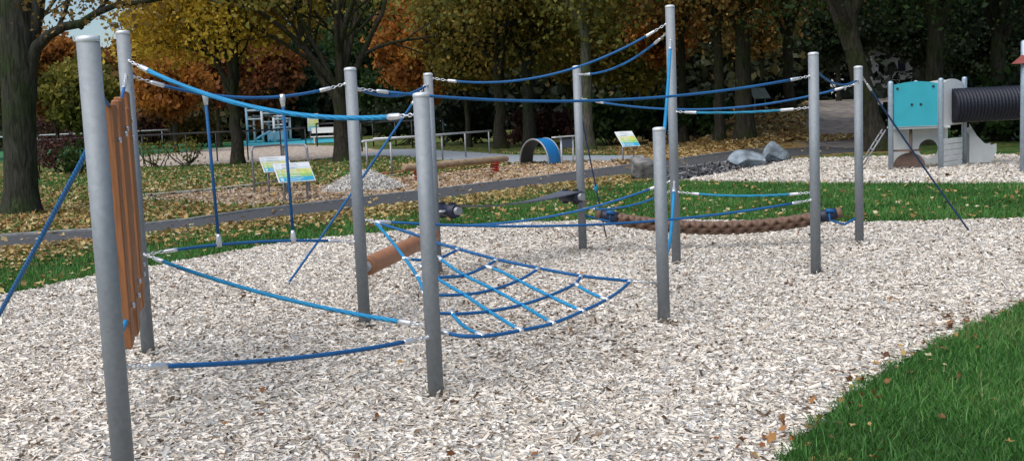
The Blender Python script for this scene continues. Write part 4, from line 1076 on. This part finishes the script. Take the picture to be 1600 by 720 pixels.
def limb_tubes(m, tips, p, d, L, r, depth, rs, spread, upb):
    n = 5; pts = [p]; rad = [r]; q = p.copy(); dd = d.copy()
    for i in range(n):
        dd = (dd + Vector((rs.gauss(0, .13), rs.gauss(0, .13), rs.gauss(upb, .08)))).normalized(); q = q + dd * (L / n); pts.append(q.copy()); rad.append(r * (1 - .55 * (i + 1) / n))
    m.tube(pts, rad, 7 if depth else 9, 0, False)
    tips.append(q.copy())
    if depth <= 0: return
    for k_ in range(rs.choice((2, 3, 3))):
        i = rs.randint(2, n); az = rs.uniform(0, 2 * math.pi); base = (pts[i] - pts[i - 1]).normalized()
        side = base.orthogonal().normalized(); side.rotate(Matrix.Rotation(az, 3, base))
        nd = (base + side * spread * rs.uniform(.7, 1.3)).normalized()
        limb_tubes(m, tips, pts[i], nd, L * rs.uniform(.5, .75), rad[i] * .68, depth - 1, rs, spread, upb)

def tree(name, label, base, r, fork, H, Rc, z0, mat, bark, nleaf=6000, size=.26, limbs=5, lean=0.0, spread=.75, seed=1, clusters=90, fill=1.0, cut=None, depth=2, upb=.06, group=None, flare=1.5):
    size = min(size, .0042 * base[1]); nleaf = int(nleaf * 1.7)
    rs = random.Random(seed); rn = np.random.default_rng(seed)
    base = Vector(base); t = thing(name, label, 'tree', base, group)
    m = MB(); top = base + Vector((lean, rs.uniform(-.1, .1), fork)); n = 7; pts = []; rad = []
    for i in range(n + 1):
        u = i / n; q = base.lerp(top, u) + Vector((rs.gauss(0, r * .12), rs.gauss(0, r * .12), 0)) * (1 if 0 < i < n else 0); pts.append(q); rad.append(r * (1 - .28 * u) * (1 + (flare - 1) * max(0, 1 - u * fork / (r * 3.2)) ** 2))
    pts[0] = pts[0] - Zv * .1
    m.tube(pts, rad, 14, 0, False)
    tips = []
    for k_ in range(limbs):
        az = 2 * math.pi * (k_ + rs.uniform(-.3, .3)) / limbs; d = Vector((math.cos(az) * spread * rs.uniform(.4, 1.1), math.sin(az) * spread * rs.uniform(.4, 1.1), 1)).normalized()
        limb_tubes(m, tips, top - Zv * (fork * .10 * (k_ % 3)), d, (H - fork) * rs.uniform(.45, .62), r * .5 * rs.uniform(.75, 1.1), depth, rs, .7, upb)
    m.build('trunk', bark, t)
    cen = []; zc = (z0 + H) / 2; hz = (H - z0) / 2
    for q in tips:
        if q.z > z0 and rs.random() < .8: cen.append((q.x, q.y, q.z))
    while len(cen) < clusters:
        v = rn.normal(0, 1, 3); v /= np.linalg.norm(v); u = rn.uniform(.25, 1) ** .5
        p = (base.x + lean + v[0] * Rc * u, base.y + v[1] * Rc * u, base.z + zc + v[2] * hz * u * (1 if v[2] > 0 else .95))
        if cut and cut(p): continue
        cen.append(p)
    cen = [c for c in cen if not (cut and cut(c))]
    cen = cen[:clusters] if len(cen) > clusters else cen
    per = max(4, int(nleaf * fill / len(cen)))
    leaf_cloud('crown', cen, Rc * .17, per, size, mat, t, seed)
    return t

TG = None
# the big park trees in front
tb_ = G(33, 337, 1e-6); zf = 5.2
def big_tree():
    rs = random.Random(5); t = thing('broad_tree', 'big grey green trunk beside the path with a long bare branch reaching over the planks', 'tree', tb_)
    Y = tb_.y; m = MB()
    W = lambda u, v, dy=0: at(u, v, Y + dy)
    trunk = [tb_ - Zv * .1, W(33, 318), W(33, 295), W(32, 240), W(30, 180), W(30, 120), W(30, 60), W(28, 0), W(24, -70), W(20, -170)]
    m.tube(trunk, [.52, .40, .345, .33, .33, .36, .36, .33, .28, .2], 18, 0, False)
    m.tube([W(36, 150, -.05), W(46, 105, -.05), W(56, 75, -.1), W(75, 56, -.3), W(100, 42, -.5), W(127, 37, -.7), W(150, 21, -1), W(185, 7, -1.2), W(222, 4, -1.4), W(270, -4, -1.6)], [.20, .17, .13, .105, .09, .085, .07, .055, .045, .025], 10, 0, False)
    m.tube([W(122, 38, -.7), W(129, 45, -.7)], [.07, .045], 8)
    m.tube([W(38, 120), W(50, 60), W(58, 20), W(63, -20), W(70, -90)], [.2, .16, .14, .12, .08], 10, 0, False)
    m.tube([W(20, 60), W(6, 20), W(-12, -40), W(-40, -100)], [.16, .13, .11, .07], 10, 0, False)
    tips = []
    for (u, v, dy, du, dv) in ((62, -10, 0, 1, -.5), (150, 21, -1, .8, -.6), (222, 4, -1.4, 1, -.1), (185, 7, -1.2, .6, -.9), (20, -100, 0, -1, -.6), (24, -120, 0, .6, -1), (-12, -40, 0, -1, -.2), (90, 45, -.4, .4, -1), (66, -60, 0, .8, -.6)):
        p = W(u, v, dy); limb_tubes(m, tips, p, Vector((du, rs.uniform(-.4, .4), -dv)).normalized(), 1.7, .045, 2, rs, .7, .0)
    m.build('trunk', BARK_G, t)
    cen = [(q.x, q.y, q.z) for q in tips if q.z > 4.2]
    rn = np.random.default_rng(8)
    for u, v, dy in ((85, 12, -.5), (105, -5, -.5), (120, 10, -1), (140, -8, -.8), (170, -3, -1.2), (205, -2, -1.4), (228, 12, -1.4), (215, 20, -1.4), (75, 28, -.4), (180, 12, -1.2), (240, -12, -1.5), (95, -25, -1)):
        q = W(u, v, dy); cen += [(q.x, q.y, q.z)]
    for _ in range(70):
        v = rn.normal(0, 1, 3); v /= np.linalg.norm(v); cen.append((tb_.x + v[0] * 4 + .5, tb_.y + v[1] * 3.6, 7.6 + v[2] * 2.3))
    leaf_cloud('crown', cen, .33, 46, .10, LM['brown'], t, 4)
big_tree()

def T(u, v): return G(u, v, 1e-6) if v > 200 and u < 1090 else G(u, v)
tree('broad_tree', 'thin dark trunk standing behind the big grey green trunk', T(55, 284), .13, 4.6, 10.5, 2.2, 5.6, LM['brown'], BARK, 600, .15, 4, seed=21, clusters=34)
tree('maple_tree', 'maple with yellow crown and trunk splitting in front of the railing', T(372, 259), .27, 3.0, 11.0, 4.0, 4.4, LM['yellow'], BARK, 20000, .17, 6, seed=33, spread=.55, clusters=120, flare=1.35)
tree('broad_tree', 'dark fan shaped tree with many steep stems behind the net corner post', T(537, 254), .34, 2.9, 11.5, 4.6, 4.6, LM['olive'], BARK, 2400, .22, 11, seed=40, spread=.75, clusters=60, depth=2, upb=.02)
tree('broad_tree', 'dark straight trunk at the end of the long handrail', T(784, 232), .30, 4.0, 12.0, 4.8, 3.6, LM['mixed'], BARK, 9500, .27, 6, seed=52, clusters=130)
tree('broad_tree', 'ivy brown trunk just behind the blue arch', T(829, 230), .33, 4.5, 12.5, 5.0, 3.4, LM['mixed'], BARK_G, 9500, .27, 6, seed=61, clusters=130)
tree('broad_tree', 'pale grey trunk beside the belt post and its guy rope', T(920, 237), .26, 6.0, 13.5, 4.6, 4.4, LM['olive'], BARK_P, 9000, .26, 5, seed=73, clusters=120)
tree('broad_tree', 'slim dark trunk right beside the tallest steel post', T(1068, 226), .20, 5.0, 12.5, 4.2, 4.4, LM['brown'], BARK, 8000, .26, 5, seed=85, clusters=110)
tree('broad_tree', 'slim dark trunk between the tallest post and the thick dark trunk', T(1124, 222), .22, 5.0, 12.5, 4.4, 4.2, LM['brown'], BARK, 8500, .26, 5, seed=97, clusters=110)
tree('broad_tree', 'thick nearly black trunk at the foot of the leafy bank', T(1163, 219), .36, 5.0, 13.0, 5.2, 4.6, LM['brown'], BARK, 9500, .27, 6, seed=101, clusters=130)
tree('broad_tree', 'leaning dark trunk beside the hill path left of the play tower', G(1371, 236), .36, 4.0, 12.5, 5.6, 3.7, LM['green'], BARK, 10500, .26, 6, lean=-.9, seed=113, clusters=140)
tree('broad_tree', 'dark upright trunk rising behind the turquoise panel', G(1458, 226), .34, 4.6, 13.0, 5.4, 4.2, LM['green'], BARK, 9500, .27, 6, seed=127, clusters=130)
tree('broad_tree', 'dark tree spreading over the ribbed tunnel', G(1560, 220), .32, 4.0, 13.0, 5.8, 3.2, LM['dark'], BARK, 10000, .28, 6, seed=131, clusters=140)
tree('broad_tree', 'brown leaved tree at the top of the leafy bank', G(1232, 172), .26, 4.0, 12.5, 5.2, 4.2, LM['brown'], BARK, 9000, .28, 6, seed=139, clusters=120)
# crowns further back
def back_tree(label, u, v, ru, rv, Y, mat, seed, name='broad_tree', bark=BARK, nleaf=6500, size=None):
    c = at(u, v, Y); Rc = ru / F_PX * Y; rz = rv / F_PX * Y; H = c.z + rz; z0 = max(.6, c.z - rz)
    g_ = Vector((c.x, Y, hgt(c.x, Y)))
    return tree(name, label, g_, max(.16, Rc * .055), max(1.5, z0 + .6), H, Rc, z0, LM[mat], bark, nleaf, size or .0052 * Y, 5, seed=seed, clusters=110, spread=.6)
back_tree('orange brown tree low under the sky gap', 82, 115, 46, 68, 78, 'orange', 201)
back_tree('olive tree low between the big trunk and the planks', 128, 150, 52, 62, 72, 'olive', 202)
back_tree('dark round evergreen topping the sky gap', 112, 105, 18, 38, 96, 'dark', 203, 'evergreen_tree')
back_tree('rust tree whose crown rises beside the tall post at the planks', 262, 118, 50, 72, 82, 'rust', 204)
back_tree('bright orange tree under the first sagging handrail', 268, 135, 50, 52, 70, 'orange', 205)
back_tree('olive tree peeping under the yellow maple', 285, 60, 60, 60, 90, 'olive', 206)
back_tree('rust red tree behind the slender floodlight mast', 408, 120, 48, 90, 92, 'rust', 207)
back_tree('orange brown tree behind the yellow maple trunk', 335, 105, 44, 70, 80, 'rust', 208)
back_tree('grey green conifer between the maple and the fan shaped tree', 468, 125, 30, 62, 96, 'conifer', 209, 'conifer_tree')
back_tree('deep green tree behind the fan shaped tree', 585, 75, 62, 105, 80, 'green', 210)
back_tree('orange tree hanging over the half hidden post', 655, 70, 62, 88, 60, 'orange', 211, nleaf=6500)
back_tree('mixed olive tree over the middle of the long handrail', 725, 60, 66, 90, 56, 'mixed', 212, nleaf=8000)
back_tree('mixed autumn tree filling the gap behind the belt post', 885, 50, 66, 95, 64, 'mixed', 213, nleaf=8000)
back_tree('olive tree behind the steep rising rope', 985, 60, 64, 90, 66, 'olive', 214, nleaf=8000)
back_tree('orange brown tree behind the top of the tallest post', 1045, 30, 60, 70, 60, 'orange', 215, nleaf=6500)
back_tree('brown tree deep in the wood above the boulders', 1190, 50, 70, 80, 66, 'brown', 216, nleaf=7500)
back_tree('shadowy green tree beyond the top of the hill path', 1310, 55, 64, 75, 74, 'dark', 217, nleaf=7500)
back_tree('shadowy tree over the turquoise tower', 1440, 50, 60, 80, 70, 'dark', 218, nleaf=8000)
back_tree('shadowy tree above the ribbed tunnel beside the red roof', 1545, 70, 70, 110, 62, 'dark', 219, nleaf=9000)
back_tree('dark tree closing the view past the second tower', 1660, 60, 90, 120, 58, 'dark', 220, nleaf=9000)
back_tree('brown tree closing the view beyond the big trunk', -70, 110, 90, 90, 70, 'brown', 221, nleaf=7000)

# bushes
def bush(label, u, v, wpx, hpx, mat, seed, Y=None, nleaf=1300, size=.14, name='bush'):
    c = G(u, v, 1e-6 if u < 1090 else 0.0); Y = c.y; w = wpx / F_PX * Y / 2; h = hpx / F_PX * Y
    rn = np.random.default_rng(seed); rs = random.Random(seed); t = thing(name, label, 'bush', c); m = MB()
    for _ in range(9):
        d = Vector((rs.uniform(-.6, .6), rs.uniform(-.6, .6), 1)).normalized(); L = h * rs.uniform(.6, 1)
        m.tube([c - Zv * .05 + Vector((rs.uniform(-w, w) * .5, rs.uniform(-.3, .3), 0)), c + d * L * .5 + Vector((d.x * w, 0, 0)), c + d * L + Vector((d.x * w, 0, 0))], [.03, .02, .008], 5, 0, False)
    m.build('stems', BARK, t)
    cen = [(c.x + rn.uniform(-1, 1) * w, c.y + rn.uniform(-1, 1) * min(w, 1.2), c.z + h * (.25 + .7 * rn.uniform(0, 1))) for _ in range(30)]
    leaf_cloud('foliage', cen, max(.14, h * .13), int(nleaf / 30), size, LM[mat], t, seed)
bush('thin green shrub with bare stems next to the tall post behind the planks', 243, 263, 46, 42, 'olive', 301, nleaf=300, size=.10)
bush('thin green shrub of upright shoots nearer the first hanger rope', 290, 262, 44, 42, 'olive', 302, nleaf=300, size=.10)
bush('brownish straggly shrub behind the nearest post', 92, 272, 54, 60, 'bush', 303, nleaf=700)
bush('dark shrub with leaning stem behind the nearest guy rope', 118, 274, 26, 50, 'green', 304, nleaf=420)
for i, (u, v, w, h, mt, lab) in enumerate(((100, 236, 90, 64, 'bush', 'purple brown bush beyond the railing beside the nearest post'), (235, 232, 70, 56, 'bush', 'purple brown bush beyond the railing and the green shrubs'), (310, 230, 60, 48, 'brown', 'dull brown bush beyond the pitch barrier end'),
                                  (850, 226, 90, 48, 'bush', 'reddish brown undergrowth bush behind the blue arch'), (640, 226, 90, 60, 'dark', 'bush coloured dark as in shade behind the black railing'), (740, 224, 80, 55, 'dark', 'bush coloured dark as in shade beside the small grey board'),
                                  (965, 226, 110, 70, 'green', 'green bush behind the lone colour banded board'), (1040, 222, 80, 60, 'dark', 'dark bush behind the shortest steel post'), (1100, 216, 60, 60, 'green', 'green bush between the slim dark trunks'),
                                  (1215, 168, 80, 40, 'dark', 'dark bush along the top of the leafy bank'), (1420, 224, 90, 60, 'dark', 'dark bush behind the turquoise tower'), (1510, 221, 100, 90, 'dark', 'dark hedge bush behind the ribbed tunnel'),
                                  (1590, 220, 100, 95, 'green', 'green bush beneath the red roof'), (1660, 222, 100, 100, 'dark', 'dark bush beyond the second tower'))):
    bush(lab, u, v, w, h, mt, 320 + i, nleaf=3000, size=.24)

# the wood that closes the view, one mass
rs2 = np.random.default_rng(99)
def wood(name, Y0, Y1, n, size, zmax, stops, u0=-200, u1=1900):
    u = rs2.uniform(u0, u1, n); Y = rs2.uniform(Y0, Y1, n); x = (u - 800) / F_PX * Y
    hi = np.full(n, zmax)
    gap = (1 - np.clip(np.abs(u - 170) / 110, 0, 1) ** 3); hi = np.where(np.abs(u - 170) < 110, zmax - (zmax - (1.77 + 118 / 1700 * Y)) * gap ** .4, hi)
    gap2 = np.abs(u - 455) < 24; hi = np.where(gap2, 1.77 + 140 / 1700 * Y, hi)
    z = .2 + rs2.uniform(0, 1, n) ** 1.1 * (hi - .2)
    if name == 'woods':
        hole = ((np.abs(u - 1398) < 34) & (z < 8.5) & (z > 2.2)) | ((np.abs(u - 1317) < 15) & (z > 1.4) & (z < 4.2)); keep = ~(hole & (rs2.uniform(0, 1, n) < .82)); u, Y, x, z, hi = u[keep], Y[keep], x[keep], z[keep], hi[keep]; n = len(u)
    q = np.stack([x, Y, z], 1); nr_ = rs2.normal(0, 1, (n, 3)) + np.array([0, -.8, .4]); nr_ /= np.linalg.norm(nr_, axis=1, keepdims=True)
    a = np.cross(nr_, rs2.normal(0, 1, (n, 3))); a /= np.linalg.norm(a, axis=1, keepdims=True); b_ = np.cross(nr_, a); s = (size * rs2.lognormal(0, .3, n))[:, None]
    V = np.stack([q - a * s * .6, q - b_ * s * .4, q + a * s * .6, q + b_ * s * .4], 1)
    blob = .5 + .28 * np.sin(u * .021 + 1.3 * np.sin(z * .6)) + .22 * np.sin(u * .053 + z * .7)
    base_ = np.clip((z / 12) * .55 + .35 * blob - .12 * (z < 4), 0, 1); warm = np.clip(1 - np.abs(u - 260) / 420, 0, 1) * .25 - .25 * (u > 1230)  # darker towards the ground: canopy shade painted into the leaf colour
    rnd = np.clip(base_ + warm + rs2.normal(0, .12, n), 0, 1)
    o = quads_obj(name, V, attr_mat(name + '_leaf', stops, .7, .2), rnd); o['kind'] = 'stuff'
    return o
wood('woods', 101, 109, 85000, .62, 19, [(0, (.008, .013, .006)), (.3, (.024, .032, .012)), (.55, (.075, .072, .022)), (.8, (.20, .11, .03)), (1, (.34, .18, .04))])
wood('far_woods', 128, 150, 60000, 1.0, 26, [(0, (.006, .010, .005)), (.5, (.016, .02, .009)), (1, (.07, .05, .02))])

# ------------------------------------------------------------------ light
SUN_EL, SUN_AZ = R(58), R(-140)          # azimuth measured from +Y towards +X
w = bpy.data.worlds.new('World'); scn.world = w; w.use_nodes = True; nt = w.node_tree
bg = nt.nodes['Background']; sky = nt.nodes.new('ShaderNodeTexSky'); sky.sky_type = 'NISHITA'; sky.sun_disc = False
sky.sun_elevation = SUN_EL; sky.sun_rotation = SUN_AZ; sky.air_density = 1.0; sky.dust_density = 1.2; sky.ozone_density = 2.0
hs = nt.nodes.new('ShaderNodeHueSaturation'); hs.inputs['Saturation'].default_value = 1.1
nt.links.new(sky.outputs[0], hs.inputs['Color']); nt.links.new(hs.outputs[0], bg.inputs['Color']); bg.inputs['Strength'].default_value = .085
sl = bpy.data.lights.new('sun', 'SUN'); sl.energy = 2.6; sl.angle = R(75); sl.color = (1, .975, .94)
so2 = bpy.data.objects.new('sun', sl); col.objects.link(so2)
dv = Vector((math.sin(SUN_AZ) * math.cos(SUN_EL), math.cos(SUN_AZ) * math.cos(SUN_EL), math.sin(SUN_EL)))
so2.rotation_euler = dv.to_track_quat('Z', 'Y').to_euler(); so2.location = (0, 0, 30)
vs_ = scn.view_settings; vs_.view_transform = 'Standard'; vs_.look = 'None'; vs_.exposure = 0.55; vs_.gamma = 1
scn.cycles.max_bounces = 6; scn.cycles.transparent_max_bounces = 4
